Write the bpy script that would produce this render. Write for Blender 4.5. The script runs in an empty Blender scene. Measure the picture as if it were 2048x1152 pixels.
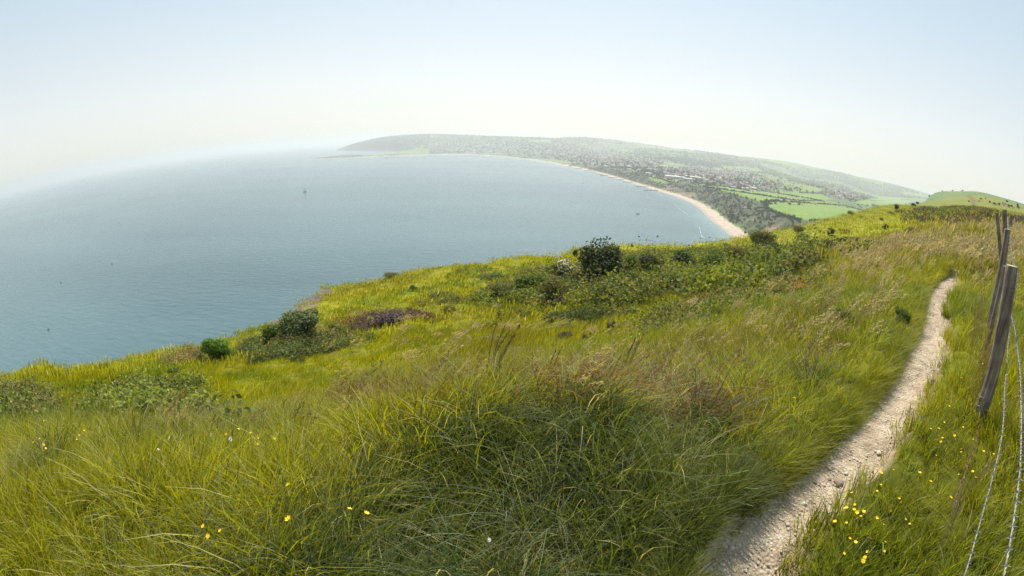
import bpy, math, random
import numpy as np
from mathutils import Vector, Matrix
rs = np.random.RandomState
random.seed(4)
# ------------------------------------------------------------------ camera, world, sun
EYE = 100.0                      # metres of the eye above the sea
N_ = np.array([0.03280939, 0.95372126, 0.29889681]); N_ /= np.linalg.norm(N_)
Y_ = np.array([0, 0, -1.0]) + N_ * N_[2]; Y_ /= np.linalg.norm(Y_); X_ = np.cross(Y_, N_)
RW = np.stack([X_, Y_, N_])      # world = RW @ camera axes
FPX, WPX, HPX = 975.0, 2048, 1152
sc = bpy.context.scene
cd = bpy.data.cameras.new('camera'); cam = bpy.data.objects.new('camera', cd); sc.collection.objects.link(cam)
M = Matrix.Identity(4)
for i in range(3):
    for j in range(3): M[i][j] = RW[i][j]
M[2][3] = EYE
cam.matrix_world = M
cd.type = 'PANO'; cd.sensor_width = 36; cd.sensor_fit = 'HORIZONTAL'
cd.panorama_type = 'FISHEYE_EQUISOLID'          # the photo is from an action camera: its horizon is curved
cd.fisheye_lens = FPX / WPX * 36; cd.fisheye_fov = math.radians(200)
cd.clip_start = 0.02; cd.clip_end = 200000
sc.camera = cam
SUN_AZ, SUN_EL = 6.0, 52.0       # azimuth from +Y towards +X
world = bpy.data.worlds.new("World"); sc.world = world; world.use_nodes = True
nt = world.node_tree; nt.nodes.clear()
sky = nt.nodes.new('ShaderNodeTexSky'); sky.sky_type = 'NISHITA'; sky.sun_disc = False
sky.sun_elevation = math.radians(SUN_EL); sky.sun_rotation = math.radians(SUN_AZ)
sky.air_density = 1.0; sky.dust_density = 1.2; sky.ozone_density = 1.0; sky.altitude = 0
bg = nt.nodes.new('ShaderNodeBackground'); bg.inputs[1].default_value = 0.082
wo = nt.nodes.new('ShaderNodeOutputWorld')
# thin summer haze high up whitens the blue: the clear sky is blended with a pale veil, warm low down and cooler above
tcw = nt.nodes.new('ShaderNodeTexCoord'); sx = nt.nodes.new('ShaderNodeSeparateXYZ'); nt.links.new(tcw.outputs['Generated'], sx.inputs[0])
vr = nt.nodes.new('ShaderNodeValToRGB'); e = vr.color_ramp.elements; e[0].position = 0.0; e[0].color = (.92, .905, .84, 1); e[1].position = .75; e[1].color = (.42, .60, .78, 1)
e2 = e.new(.12); e2.color = (.94, .945, .90, 1); e3 = e.new(.33); e3.color = (.70, .84, .90, 1)
nt.links.new(sx.outputs[2], vr.inputs[0]); vs = nt.nodes.new('ShaderNodeVectorMath'); vs.operation = 'SCALE'; vs.inputs['Scale'].default_value = 8.0; nt.links.new(vr.outputs[0], vs.inputs[0])
mw = nt.nodes.new('ShaderNodeMix'); mw.data_type = 'RGBA'; mw.inputs[0].default_value = .72; nt.links.new(sky.outputs[0], mw.inputs[6]); nt.links.new(vs.outputs[0], mw.inputs[7])
nt.links.new(mw.outputs[2], bg.inputs[0]); nt.links.new(bg.outputs[0], wo.inputs[0])
sd = bpy.data.lights.new('sun', 'SUN'); sd.energy = 5.0; sd.angle = math.radians(0.5); sd.color = (1, 0.95, 0.86)
so = bpy.data.objects.new('sun', sd); sc.collection.objects.link(so)
so.rotation_euler = (math.radians(90 - SUN_EL), 0, math.radians(180 - SUN_AZ))
so.location = (0, 0, 150)
sc.view_settings.view_transform = 'Standard'; sc.view_settings.look = 'None'
sc.view_settings.exposure = 0.65; sc.view_settings.gamma = 1
sc.render.engine = 'CYCLES'
cy = sc.cycles
cy.max_bounces = 6; cy.diffuse_bounces = 3; cy.glossy_bounces = 2; cy.transmission_bounces = 3; cy.volume_bounces = 1; cy.transparent_max_bounces = 8
cy.use_denoising = True; cy.denoising_prefilter = 'NONE'; cy.sample_clamp_indirect = 4
HAZE = 2.1e-4

# ------------------------------------------------------------------ pixel <-> world
def wray(px, py):
    px = np.asarray(px, float); py = np.asarray(py, float)
    x = px - WPX / 2; y = HPX / 2 - py; r = np.hypot(x, y); th = 2 * np.arcsin(np.clip(r / (2 * FPX), -1, 1))
    s = np.sin(th) / np.maximum(r, 1e-9)
    return np.stack([x * s, y * s, -np.cos(th)], -1) @ RW.T
def azel(px, py):
    w = wray(px, py); return np.degrees(np.arctan2(w[..., 0], w[..., 1])), np.degrees(np.arcsin(w[..., 2]))
def proj(P):
    v = np.asarray(P, float) - np.array([0, 0, EYE]); c = v @ RW; L = np.linalg.norm(c, axis=-1); th = np.arccos(np.clip(-c[..., 2] / L, -1, 1))
    r = 2 * FPX * np.sin(th / 2); h = np.hypot(c[..., 0], c[..., 1]) + 1e-12
    return WPX / 2 + r * c[..., 0] / h, HPX / 2 - r * c[..., 1] / h
def inpoly(x, y, poly):
    ins = np.zeros(np.shape(x), bool); n = len(poly); j = n - 1
    for i in range(n):
        xi, yi = poly[i]; xj, yj = poly[j]
        if yi != yj: ins ^= ((yi > y) != (yj > y)) & (x < (xj - xi) * (y - yi) / (yj - yi) + xi)
        j = i
    return ins
def vnoise(x, y, seed=0):
    xi = np.floor(x).astype(np.int64); yi = np.floor(y).astype(np.int64); fx = x - xi; fy = y - yi
    fx = fx * fx * (3 - 2 * fx); fy = fy * fy * (3 - 2 * fy)
    def h(a, b):
        n = (a * 374761393 + b * 668265263 + seed * 1442695041) & 0xffffffff
        n = ((n ^ (n >> 13)) * 1274126177) & 0xffffffff
        return ((n ^ (n >> 16)) & 0xffff) / 65535.0
    return (h(xi, yi) * (1 - fx) + h(xi + 1, yi) * fx) * (1 - fy) + (h(xi, yi + 1) * (1 - fx) + h(xi + 1, yi + 1) * fx) * fy
def fbm(x, y, seed=0, o=4):
    s = 0; a = .5; t = 0
    for k in range(o):
        s = s + a * vnoise(x * 2 ** k + k * 17.3, y * 2 ** k - k * 9.1, seed + k); t += a; a *= .55
    return s / t
class TPS:
    def __init__(self, u, v, z):
        self.u, self.v = np.asarray(u, float), np.asarray(v, float); n = len(self.u)
        K = self.k(self.u[:, None] - self.u, self.v[:, None] - self.v) + np.eye(n) * 1e-4
        P = np.stack([np.ones(n), self.u, self.v], 1)
        A = np.block([[K, P], [P.T, np.zeros((3, 3))]])
        self.w = np.linalg.solve(A, np.concatenate([z, np.zeros(3)]))
    def k(self, a, b):
        d2 = a * a + b * b; return d2 * np.log(d2 + 1e-9) * .5
    def __call__(self, u, v):
        sh = np.shape(u); u = np.ravel(u); v = np.ravel(v); out = np.empty(len(u))
        for s in range(0, len(u), 20000):
            a, b = u[s:s + 20000], v[s:s + 20000]
            out[s:s + 20000] = self.k(a[:, None] - self.u, b[:, None] - self.v) @ self.w[:-3] + self.w[-3] + self.w[-2] * a + self.w[-1] * b
        return out.reshape(sh)
# ------------------------------------------------------------------ near hillside: heights
GP = [(0,1150,2.4),(0,950,3.9),(0,880,6),(0,830,12),(0,780,22),(0,752,30),(200,1150,1.95),(200,1000,2.6),(200,900,4),(200,850,7.5),(200,780,16),(200,727,27),
 (400,1150,1.6),(400,1000,2.15),(400,900,3.4),(400,860,6),(400,800,11),(400,740,19),(400,692,27),
 (600,1150,1.35),(600,920,2.75),(600,860,5),(600,800,10.5),(600,700,21),(560,645,30),(600,620,34),(650,578,44),(720,600,35),
 (800,1150,1.25),(800,950,2.1),(800,850,3.2),(800,780,6),(800,720,13),(800,640,23),(800,590,33),(800,549,43),
 (1000,1150,1.2),(1000,950,2.0),(1000,850,3.0),(1000,780,5.2),(1000,720,10),(1000,640,20),(1000,580,32),(1000,523,44),
 (1200,1150,1.27),(1200,950,2.0),(1200,850,2.75),(1200,780,4.3),(1200,720,7.5),(1200,650,14),(1200,600,20),(1200,560,28),(1240,495,56),
 (1400,1000,1.85),(1300,850,2.65),(1400,780,3.9),(1400,700,6.5),(1400,640,11),(1400,580,20),(1400,530,37),(1420,487,75),
 (1600,900,2.65),(1600,800,3.6),(1600,700,5.2),(1600,620,8.6),(1600,560,16),(1600,510,38),(1600,480,70),(1600,453,120),(1700,429,150),
 (1800,700,5),(1800,600,8.3),(1800,530,15),(1800,490,28),(1800,450,70),(1800,420,130),(1790,412,160),
 (1462,1150,1.48),(1538,1050,1.88),(1595,1010,2.1),(1652,950,2.45),(1754,850,3.25),(1825,750,4.4),(1867,650,6.4),(1872,600,8.2),(1892,560,10.3),(1922,535,12.6),
 (1955,835,3.9),(2000,900,3.6),(2000,1050,2.8),(2047,1150,2.65),(2000,700,6.2),(2000,600,9.8),(1950,505,20),(1950,470,32),(2040,500,20),(2040,478,30),
 (1950,452,52),(1950,435,90),(1950,418,150),(2040,440,100),(1860,440,90),(1860,422,150),(1860,408,240),(1850,404,300),(1900,400,380),(1900,394,480),(1950,390,500),(2000,399,440),(2047,414,380),(2047,425,220)]
GA = [(-90,2,-1.7),(-90,8,-3),(-90,30,-9),(90,3,-1.55),(90,12,-1.6),(90,40,-1),(90,300,8),(80,400,14),(135,3,-1.5),(180,3,-1.5),(-135,3,-1.6),(180,30,-2),(135,40,0),(-135,30,-5),(180,300,0),(120,300,6),(-135,100,-15),(0,.3,-1.52),(120,.3,-1.5),(-120,.3,-1.53)]
_a, _e = azel([p[0] for p in GP], [p[1] for p in GP]); _r = np.array([p[2] for p in GP], float); _z = _r * np.tan(np.radians(_e))
_a = np.concatenate([_a, [g[0] for g in GA]]); _r = np.concatenate([_r, [g[1] for g in GA]]); _z = np.concatenate([_z, [g[2] for g in GA]])
_l = np.log1p(_r); _t1 = TPS(np.sin(np.radians(_a)) * _l, np.cos(np.radians(_a)) * _l, _z / (_r + 1))
RS = [(0,752,30),(200,727,27),(400,692,27),(500,665,28),(560,640,31),(600,608,38),(650,578,45),(720,562,44),(800,549,43),(1000,523,44),(1130,515,47),(1250,492,58),(1420,487,75),(1600,453,120),(1700,429,150),(1790,412,165),(1850,404,300),(1900,394,480),(1950,390,500),(2000,399,440),(2047,414,380)]
_ra, _ = azel([p[0] for p in RS], [p[1] for p in RS]); _rr = np.array([p[2] for p in RS], float)
_ra = np.concatenate([[-180, -100], _ra, [90, 130, 180]]); _rr = np.log(np.concatenate([[60, 32], _rr, [380, 300, 60]]))
PC = [(1438,1152,1.46,.16),(1440,1150,1.48,.16),(1527,1050,1.88,.16),(1590,1003,2.12,.16),(1650,950,2.45,.165),(1703,900,2.8,.185),(1754,850,3.25,.185),(1790,800,3.75,.19),(1825,750,4.4,.185),(1851,700,5.2,.21),(1867,650,6.4,.2),(1872,600,8.2,.19),(1877,578,9.2,.2),(1892,560,10.3,.2),(1908,545,11.6,.2),(1922,535,12.8,.2)]
_pa, _ = azel([p[0] for p in PC], [p[1] for p in PC]); _pr = np.array([p[2] for p in PC])
PXY = np.stack([np.sin(np.radians(_pa)) * _pr, np.cos(np.radians(_pa)) * _pr], 1)
d0 = PXY[1] - PXY[4]; d0 /= np.linalg.norm(d0)
PXY = np.concatenate([[[.85, -2.5], [.75, -.6], [.74, .25], [.80, .75]], PXY[1:]]); PWD = np.array([.165] * 4 + [p[3] for p in PC[1:]])
PXY, PWD = PXY[:-1], PWD[:-1]; PWD[-1] = .12
def resample(P, W, step):
    seg = np.linalg.norm(np.diff(P, axis=0), axis=1); s = np.concatenate([[0], np.cumsum(seg)])
    t = np.arange(0, s[-1], step); q = np.stack([np.interp(t, s, P[:, 0]), np.interp(t, s, P[:, 1])], 1); w = np.interp(t, s, W)
    k = np.ones(9) / 9
    for _ in range(2):
        for c in (0, 1):
            e = np.pad(q[:, c], 4, mode='edge'); q[:, c] = np.convolve(e, k, 'valid')
    return q, w
PQ, PW = resample(PXY, PWD, .12)
def path_dist(x, y):
    """signed distance (left negative) to the path's middle over its half width"""
    sh = np.shape(x); x = np.ravel(x); y = np.ravel(y); best = np.full(len(x), 99.); m = np.hypot(x, y) < 24; out = np.full(len(x), 99.)
    idx = np.nonzero(m)[0]
    T = np.gradient(PQ, axis=0)
    for s in range(0, len(idx), 20000):
        i = idx[s:s + 20000]; dx = x[i][:, None] - PQ[:, 0]; dy = y[i][:, None] - PQ[:, 1]; d = dx * dx + dy * dy; k = d.argmin(1)
        ar = np.arange(len(i)); sg = np.sign(T[k, 0] * dy[ar, k] - T[k, 1] * dx[ar, k])
        out[i] = -sg * np.sqrt(d[ar, k]) / PW[k] 
    return out.reshape(sh)
def ground(x, y, carve=True):
    x = np.asarray(x, float); y = np.asarray(y, float)
    r = np.hypot(x, y) + 1e-6; az = np.degrees(np.arctan2(x, y)); R = np.exp(np.interp(az, _ra, _rr)); rc = np.minimum(r, R)
    l = np.log1p(rc); E = _t1(x / r * l, y / r * l); z = E * (rc + 1)
    d = np.maximum(r - R, 0); sea = 1 / (1 + np.exp((az - 24) / 3)); 
    z = z + d * np.minimum(z / R, 0.05) - d * d / (d + 4 + 26 * (1 - sea)) * (.5 + 1.3 * sea) * np.where(az > 56, .25, 1)
    # hummocks
    z = z + (fbm(x * 1.3, y * 1.3, 3, 3) - .5) * .16 * np.clip(r / 3, .3, 1) + ((fbm(x * .22, y * .22, 9, 4) - .5) * .9 + (fbm(x * .8, y * .8, 19, 3) - .5) * .5) * np.clip((r - 4) / 12, 0, 1) * np.clip(60 / r, .3, 1)
    wn = np.clip((az + 26) / 8, 0, 1) * np.clip((21 - az) / 9, 0, 1); wn = wn * wn * (3 - 2 * wn)   # the tussocky bank before the eye, its near face turned from the sun
    z = z + wn * (.27 * np.exp(-((r - 2.45) / .50) ** 2) - .10 * np.exp(-((r - 1.45) / .35) ** 2))
    # the cliff's rock face below the knoll
    z = z + (fbm(x * .5, y * .5, 21, 4) - .5) * 4 * np.clip(d / 6, 0, 1) * sea
    if carve:
        p = path_dist(x, y); a = np.abs(p)
        k = np.clip((1.9 - a) / .7, 0, 1); k = k * k * (3 - 2 * k)
        z = z - .11 * k + np.where(p < 0, .05, .03) * np.exp(-((a - 2.3) / 1.0) ** 2) * (a < 8)
    return np.maximum(z, -104) + EYE
# ------------------------------------------------------------------ the land round the bay: heights
SH = [(1463,475),(1440,455),(1420,440),(1402,421),(1380,405),(1345,391),(1300,378),(1250,363),(1200,348),(1150,336),(1100,326),(1050,318),(1000,313),(950,310),(900,309),(860,309.5),(820,311),(780,312.5),(740,314),(700,316),(660,317.5),(612,319.5)]
_w = wray([p[0] for p in SH], [p[1] for p in SH]); _t = -EYE / _w[:, 2]; SHXY = [(float(a), float(b)) for a, b in zip(_w[:, 0] * _t, _w[:, 1] * _t)]
SHORE = [(60, 120), (210, 380)] + SHXY + [(SHXY[-1][0] - 10, SHXY[-1][1] + 60), (-1120, 3150), (-950, 3500), (-900, 4100), (-1300, 4700), (-2080, 5330), (-2100, 5600), (-1500, 8000), (-500, 14000), (14000, 14000), (14000, -3000), (600, -3000)]
def shore_d(x, y):
    sh = np.shape(x); x = np.ravel(x); y = np.ravel(y); best = np.full(len(x), 1e12); P = SHORE
    for i in range(len(P)):
        ax, ay = P[i]; bx, by = P[(i + 1) % len(P)]; ex, ey = bx - ax, by - ay
        t = np.clip(((x - ax) * ex + (y - ay) * ey) / (ex * ex + ey * ey), 0, 1)
        best = np.minimum(best, (x - ax - t * ex) ** 2 + (y - ay - t * ey) ** 2)
    return (np.sqrt(best) * np.where(inpoly(x, y, P), 1, -1)).reshape(sh)
LP = [(1590,446,36),(1530,420,36),(1450,393,34),(1400,381,30),(1350,367,27),(1300,356,24),(1250,345,22),(1700,432,40),(1650,415,38),(1600,400,34),(1500,372,30),(1400,352,28),(1300,332,25),(1200,321,22),(1100,311,18),(1000,304,12),(900,301,10),
 (1000,295,42),(1200,302,50),(1400,326,45),(1600,366,38),(1700,388,36),(1600,346,70),(1700,361,70),(1750,385,36),(850,295,30),(780,300,20),(740,305,12),(690,312,8),(640,316,6)]
_a, _e = azel([p[0] for p in LP], [p[1] for p in LP]); _z = np.array([p[2] for p in LP], float); _r = (EYE - _z) / np.tan(np.radians(-_e))
LC = [(690,292,5600),(720,283,5500),(760,275.5,5200),(700,288,5550),(790,274,5100),(820,273.5,5000),(850,273,4950),(880,273,4900),(910,273,4850),(940,273,4800),(970,273,4750),(1000,273,4700),(1030,273,4680),(1060,273.5,4650),(1090,274.5,4620),(1180,279,4600),(1320,291.5,4600),(1360,295.5,4600),(1450,306.5,4700),(1560,322,4900),(1680,343.5,5200),(1120,275.5,4600),(1240,284,4600),(1400,300,4600),(1500,314,4800),(1600,329,5000),(1750,357,5500),(1830,377,6300),(1862,387,7000),(1865,386,1000),(1900,382,950),(1935,379.5,900),(1985,391,800),(2047,412,800)]
_a2, _e2 = azel([p[0] for p in LC], [p[1] for p in LC]); _r2 = np.array([p[2] for p in LC], float); _z2 = EYE + _r2 * np.tan(np.radians(_e2)) - np.where(_r2 > 3000, 15, 0)
LA = [(40,350,36),(28,450,34),(50,350,50),(60,300,60),(90,300,70),(90,900,90),(75,850,110),(48.5,900,52),(47,1200,42),(49,2500,48),(-25,9000,60),(0,8000,70),(20,8000,70),(40,8500,70),(60,6000,90),(80,3000,60),(65,1500,70),(56,1500,50),(52,1400,46),(-40,6000,30),(180,400,60),(-60,3000,5)]
_a = np.concatenate([_a, _a2, [q[0] for q in LA]]); _r = np.concatenate([_r, _r2, [q[1] for q in LA]]); _z = np.concatenate([_z, _z2, [q[2] for q in LA]])
_l = np.log(_r) - 4; _t2 = TPS(np.sin(np.radians(_a)) * _l, np.cos(np.radians(_a)) * _l, _z / 100)
def land(x, y, d=None):
    x = np.asarray(x, float); y = np.asarray(y, float); r = np.hypot(x, y) + 1; l = np.maximum(np.log(r) - 4, .4)
    if d is None: d = shore_d(x, y)
    z = np.clip(_t2(x / r * l, y / r * l) * 100, 3, 190)
    z = z + (fbm(x / 260, y / 260, 5, 4) - .5) * 9 * np.clip(d / 300, 0, 1)
    dn = d + (fbm(x / 45, y / 45, 31, 4) - .5) * 30 * np.clip(d / 30, 0, 1)
    bw = np.interp(r, [600, 1300, 2500], [26, 17, 12])
    cw = np.interp(r, [500, 1100, 1900, 3500], [120, 90, 60, 30])
    k = np.clip((dn - bw) / cw, 0, 1); k = 1 - (1 - k) ** 1.6
    gul = (fbm(x / 26, y / 26, 77, 4) - .5) * 13 * np.clip(k * 4, 0, 1) * np.clip((1 - k) * 4, 0, 1)
    beach = np.clip(d, -40, bw) * .085
    zz = np.where(dn > bw, beach + (z - 1.5) * k + gul, beach)
    return zz, d, k, bw
def hit(px, py, fn=ground, r0=.5, r1=900, n=1500):
    """first point of a ground under the pixel"""
    w = wray(px, py); h = math.hypot(w[0], w[1]); r = np.exp(np.linspace(math.log(r0), math.log(r1), n)); x = r * w[0] / h; y = r * w[1] / h; zr = EYE + r * w[2] / h
    g = fn(x, y); g = g[0] if isinstance(g, tuple) else g
    b = np.nonzero(g >= zr)[0]; i = b[0] if len(b) else n - 1
    return Vector((float(x[i]), float(y[i]), float(g[i]))), float(r[i])
# ------------------------------------------------------------------ mesh helpers
C = sc.collection
def mesh_np(name, V, F, mat=None, smooth=True, cols=None, colname='col'):
    me = bpy.data.meshes.new(name); V = np.asarray(V, np.float32); F = np.asarray(F, np.int32); nv = F.shape[1]
    me.vertices.add(len(V)); me.vertices.foreach_set('co', V.ravel())
    me.loops.add(F.size); me.loops.foreach_set('vertex_index', F.ravel())
    me.polygons.add(len(F)); me.polygons.foreach_set('loop_start', np.arange(0, F.size, nv, dtype=np.int32))
    me.polygons.foreach_set('use_smooth', np.full(len(F), smooth))
    if cols is not None:
        a = me.attributes.new(colname, 'FLOAT_COLOR', 'POINT'); c = np.ones((len(V), 4), np.float32); c[:, :3] = cols; a.data.foreach_set('color', c.ravel())
    me.update(calc_edges=True); me.validate()
    if mat: me.materials.append(mat)
    return me
def link(name, me, parent=None, loc=None):
    o = bpy.data.objects.new(name, me); C.objects.link(o)
    if parent: o.parent = parent
    if loc is not None: o.location = loc
    return o
def tag(o, label=None, cat=None, group=None, kind=None):
    if label: o['label'] = label
    if cat: o['category'] = cat
    if group: o['group'] = group
    if kind: o['kind'] = kind
    return o
def thing(name, label, cat, loc=(0, 0, 0), group=None):
    o = bpy.data.objects.new(name, None); C.objects.link(o); o.location = loc; o.empty_display_size = .2
    return tag(o, label, cat, group)
def copy_tree(o, parent=None):
    c = o.copy(); C.objects.link(c); c.parent = parent
    for ch in o.children: copy_tree(ch, c)
    return c
class MB:
    def __init__(s): s.v = []; s.f = []
    def add(s, V, F):
        b = len(s.v); s.v += [tuple(v) for v in V]; s.f += [tuple(i + b for i in f) for f in F]; return s
    def box(s, c, d, rz=0):
        cx, cy_, cz = c; dx, dy, dz = d[0] / 2, d[1] / 2, d[2] / 2; ca, sa = math.cos(rz), math.sin(rz); V = []
        for z in (-dz, dz):
            for x, y in ((-dx, -dy), (dx, -dy), (dx, dy), (-dx, dy)): V.append((cx + x * ca - y * sa, cy_ + x * sa + y * ca, cz + z))
        return s.add(V, [(3, 2, 1, 0), (4, 5, 6, 7), (0, 1, 5, 4), (1, 2, 6, 5), (2, 3, 7, 6), (3, 0, 4, 7)])
    def tube(s, pts, rad, n=6, cap=True):
        pts = [Vector(p) for p in pts]; rad = rad if hasattr(rad, '__len__') else [rad] * len(pts); V = []; F = []
        up = Vector((0, 0, 1))
        for i, p in enumerate(pts):
            t = (pts[min(i + 1, len(pts) - 1)] - pts[max(i - 1, 0)]).normalized()
            a = t.cross(up if abs(t.z) < .9 else Vector((1, 0, 0))).normalized(); b = t.cross(a)
            for k in range(n):
                q = 2 * math.pi * k / n; V.append(p + (a * math.cos(q) + b * math.sin(q)) * rad[i])
        for i in range(len(pts) - 1):
            for k in range(n): F.append((i * n + k, i * n + (k + 1) % n, (i + 1) * n + (k + 1) % n, (i + 1) * n + k))
        if cap: F.append(tuple(range(n))); F.append(tuple(range((len(pts) - 1) * n + n - 1, (len(pts) - 1) * n - 1, -1)))
        return s.add(V, F)
    def mesh(s, name, mat, smooth=False):
        me = bpy.data.meshes.new(name); me.from_pydata(s.v, [], s.f); me.update()
        if smooth: me.polygons.foreach_set('use_smooth', [True] * len(me.polygons))
        me.materials.append(mat); return me
    def build(s, name, mat, parent=None, smooth=False, loc=None): return link(name, s.mesh(name, mat, smooth), parent, loc)
# ------------------------------------------------------------------ materials
def newmat(name):
    m = bpy.data.materials.new(name); m.use_nodes = True; t = m.node_tree; t.nodes.clear()
    o = t.nodes.new('ShaderNodeOutputMaterial'); return m, t, o
def nd(t, kind, **kw):
    n = t.nodes.new(kind)
    for k, v in kw.items():
        if k.startswith('i_'): n.inputs[k[2:].replace('_', ' ')].default_value = v
        else: setattr(n, k, v)
    return n
def ramp(t, src, stops):
    r = t.nodes.new('ShaderNodeValToRGB'); e = r.color_ramp.elements
    while len(e) < len(stops): e.new(.5)
    for k, (p, c) in zip(e, stops): k.position = p; k.color = (*c, 1)
    t.links.new(src, r.inputs[0]); return r
def mixc(t, fac, a, b, mode='MIX'):
    m = t.nodes.new('ShaderNodeMix'); m.data_type = 'RGBA'; m.blend_type = mode
    for i, s in ((0, fac), (6, a), (7, b)):
        if hasattr(s, 'links'): t.links.new(s, m.inputs[i])
        elif isinstance(s, (int, float)): m.inputs[i].default_value = s
        else: m.inputs[i].default_value = (*s, 1)
    return m.outputs[2]
def simple(name, col, rough=.7, noise=None, amt=.35, metal=0, bump=0, coord='Object'):
    m, t, o = newmat(name); b = nd(t, 'ShaderNodeBsdfPrincipled'); b.inputs['Roughness'].default_value = rough; b.inputs['Metallic'].default_value = metal
    b.inputs['Specular IOR Level'].default_value = .3
    if noise:
        tc = nd(t, 'ShaderNodeTexCoord'); n = nd(t, 'ShaderNodeTexNoise'); n.inputs['Scale'].default_value = noise; n.inputs['Detail'].default_value = 6
        t.links.new(tc.outputs[coord], n.inputs[0]); r = ramp(t, n.outputs[0], [(.3, tuple(c * (1 - amt) for c in col)), (.7, tuple(min(1, c * (1 + amt)) for c in col))])
        t.links.new(r.outputs[0], b.inputs[0])
        if bump:
            bp = nd(t, 'ShaderNodeBump'); bp.inputs['Strength'].default_value = bump; bp.inputs['Distance'].default_value = .02; t.links.new(n.outputs[0], bp.inputs['Height']); t.links.new(bp.outputs[0], b.inputs['Normal'])
    else: b.inputs[0].default_value = (*col, 1)
    t.links.new(b.outputs[0], o.inputs[0]); return m
def leafmat(name, col=None, attr=None, atype='GEOMETRY', trans=.45, vary=.3, gloss=.012, straw=0):
    """leaf or blade: diffuse + translucent, its colour from the mesh or from each instance"""
    m, t, o = newmat(name)
    if attr: a = nd(t, 'ShaderNodeAttribute', attribute_name=attr, attribute_type=atype); base = a.outputs['Color']
    else: a = nd(t, 'ShaderNodeRGB'); a.outputs[0].default_value = (*col, 1); base = a.outputs[0]
    v = nd(t, 'ShaderNodeAttribute', attribute_name='var', attribute_type='GEOMETRY')
    mul = nd(t, 'ShaderNodeMath', operation='MULTIPLY_ADD'); mul.inputs[1].default_value = 2 * vary; mul.inputs[2].default_value = 1 - vary
    if straw:
        sr = nd(t, 'ShaderNodeMapRange'); sr.inputs[1].default_value = straw; sr.inputs[2].default_value = straw + .03; t.links.new(v.outputs['Fac'], sr.inputs[0]); base = mixc(t, sr.outputs[0], base, (.36, .31, .15))
    t.links.new(v.outputs['Fac'], mul.inputs[0]); vm = nd(t, 'ShaderNodeVectorMath', operation='SCALE'); t.links.new(base, vm.inputs[0]); t.links.new(mul.outputs[0], vm.inputs['Scale'])
    d = nd(t, 'ShaderNodeBsdfDiffuse'); tr = nd(t, 'ShaderNodeBsdfTranslucent'); mx = nd(t, 'ShaderNodeMixShader'); mx.inputs[0].default_value = trans
    t.links.new(vm.outputs[0], d.inputs[0]); ht = nd(t, 'ShaderNodeVectorMath', operation='MULTIPLY'); ht.inputs[1].default_value = (1.25, 1.2, .5); t.links.new(vm.outputs[0], ht.inputs[0]); t.links.new(ht.outputs[0], tr.inputs[0])
    t.links.new(d.outputs[0], mx.inputs[1]); t.links.new(tr.outputs[0], mx.inputs[2])
    g = nd(t, 'ShaderNodeBsdfGlossy'); g.inputs['Roughness'].default_value = .6; g.inputs[0].default_value = (1, 1, 1, 1)
    m2 = nd(t, 'ShaderNodeMixShader'); m2.inputs[0].default_value = gloss; t.links.new(mx.outputs[0], m2.inputs[1]); t.links.new(g.outputs[0], m2.inputs[2])
    t.links.new(m2.outputs[0], o.inputs[0]); return m
def vcol_mat(name, rough=.9, scale=3., amt=.35, bump=.3, dist=.05, fine=None):
    m, t, o = newmat(name); b = nd(t, 'ShaderNodeBsdfPrincipled'); b.inputs['Roughness'].default_value = rough; b.inputs['Specular IOR Level'].default_value = .15
    a = nd(t, 'ShaderNodeAttribute', attribute_name='col'); g = nd(t, 'ShaderNodeNewGeometry'); n = nd(t, 'ShaderNodeTexNoise'); n.inputs['Scale'].default_value = scale; n.inputs['Detail'].default_value = 8; n.inputs['Roughness'].default_value = .65
    t.links.new(g.outputs['Position'], n.inputs[0]); r = ramp(t, n.outputs[0], [(.3, (1 - amt,) * 3), (.7, (1 + amt,) * 3)])
    t.links.new(mixc(t, 1.0, a.outputs[0], r.outputs[0], 'MULTIPLY'), b.inputs[0])
    bp = nd(t, 'ShaderNodeBump'); bp.inputs['Strength'].default_value = bump; bp.inputs['Distance'].default_value = dist; t.links.new(n.outputs[0], bp.inputs['Height']); t.links.new(bp.outputs[0], b.inputs['Normal'])
    t.links.new(b.outputs[0], o.inputs[0]); return m

# ------------------------------------------------------------------ setting: sea
m_sea, t, o = newmat('sea_water')
b = nd(t, 'ShaderNodeBsdfPrincipled'); b.inputs['Roughness'].default_value = .24; b.inputs['IOR'].default_value = 1.33
g = nd(t, 'ShaderNodeNewGeometry')
mp = nd(t, 'ShaderNodeMapping'); mp.inputs['Rotation'].default_value = (0, 0, math.radians(22)); mp.inputs['Scale'].default_value = (.55, 1.5, 1); t.links.new(g.outputs['Position'], mp.inputs[0])
n1 = nd(t, 'ShaderNodeTexNoise'); n1.inputs['Scale'].default_value = .12; n1.inputs['Detail'].default_value = 5; n1.inputs['Roughness'].default_value = .6; t.links.new(mp.outputs[0], n1.inputs[0])
n2 = nd(t, 'ShaderNodeTexNoise'); n2.inputs['Scale'].default_value = .0035; n2.inputs['Detail'].default_value = 4; t.links.new(mp.outputs[0], n2.inputs[0])
sh_ = nd(t, 'ShaderNodeAttribute', attribute_name='col')
n2r = ramp(t, n2.outputs[0], [(.36, (0, 0, 0)), (.64, (1, 1, 1))]); c = mixc(t, n2r.outputs[0], (.030, .076, .088), (.056, .114, .124)); t.links.new(mixc(t, 1., c, sh_.outputs[0], 'ADD'), b.inputs[0])
bp = nd(t, 'ShaderNodeBump'); bp.inputs['Strength'].default_value = 1; bp.inputs['Distance'].default_value = .85; t.links.new(n1.outputs[0], bp.inputs['Height']); t.links.new(bp.outputs[0], b.inputs['Normal'])
t.links.new(b.outputs[0], o.inputs[0])
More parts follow.
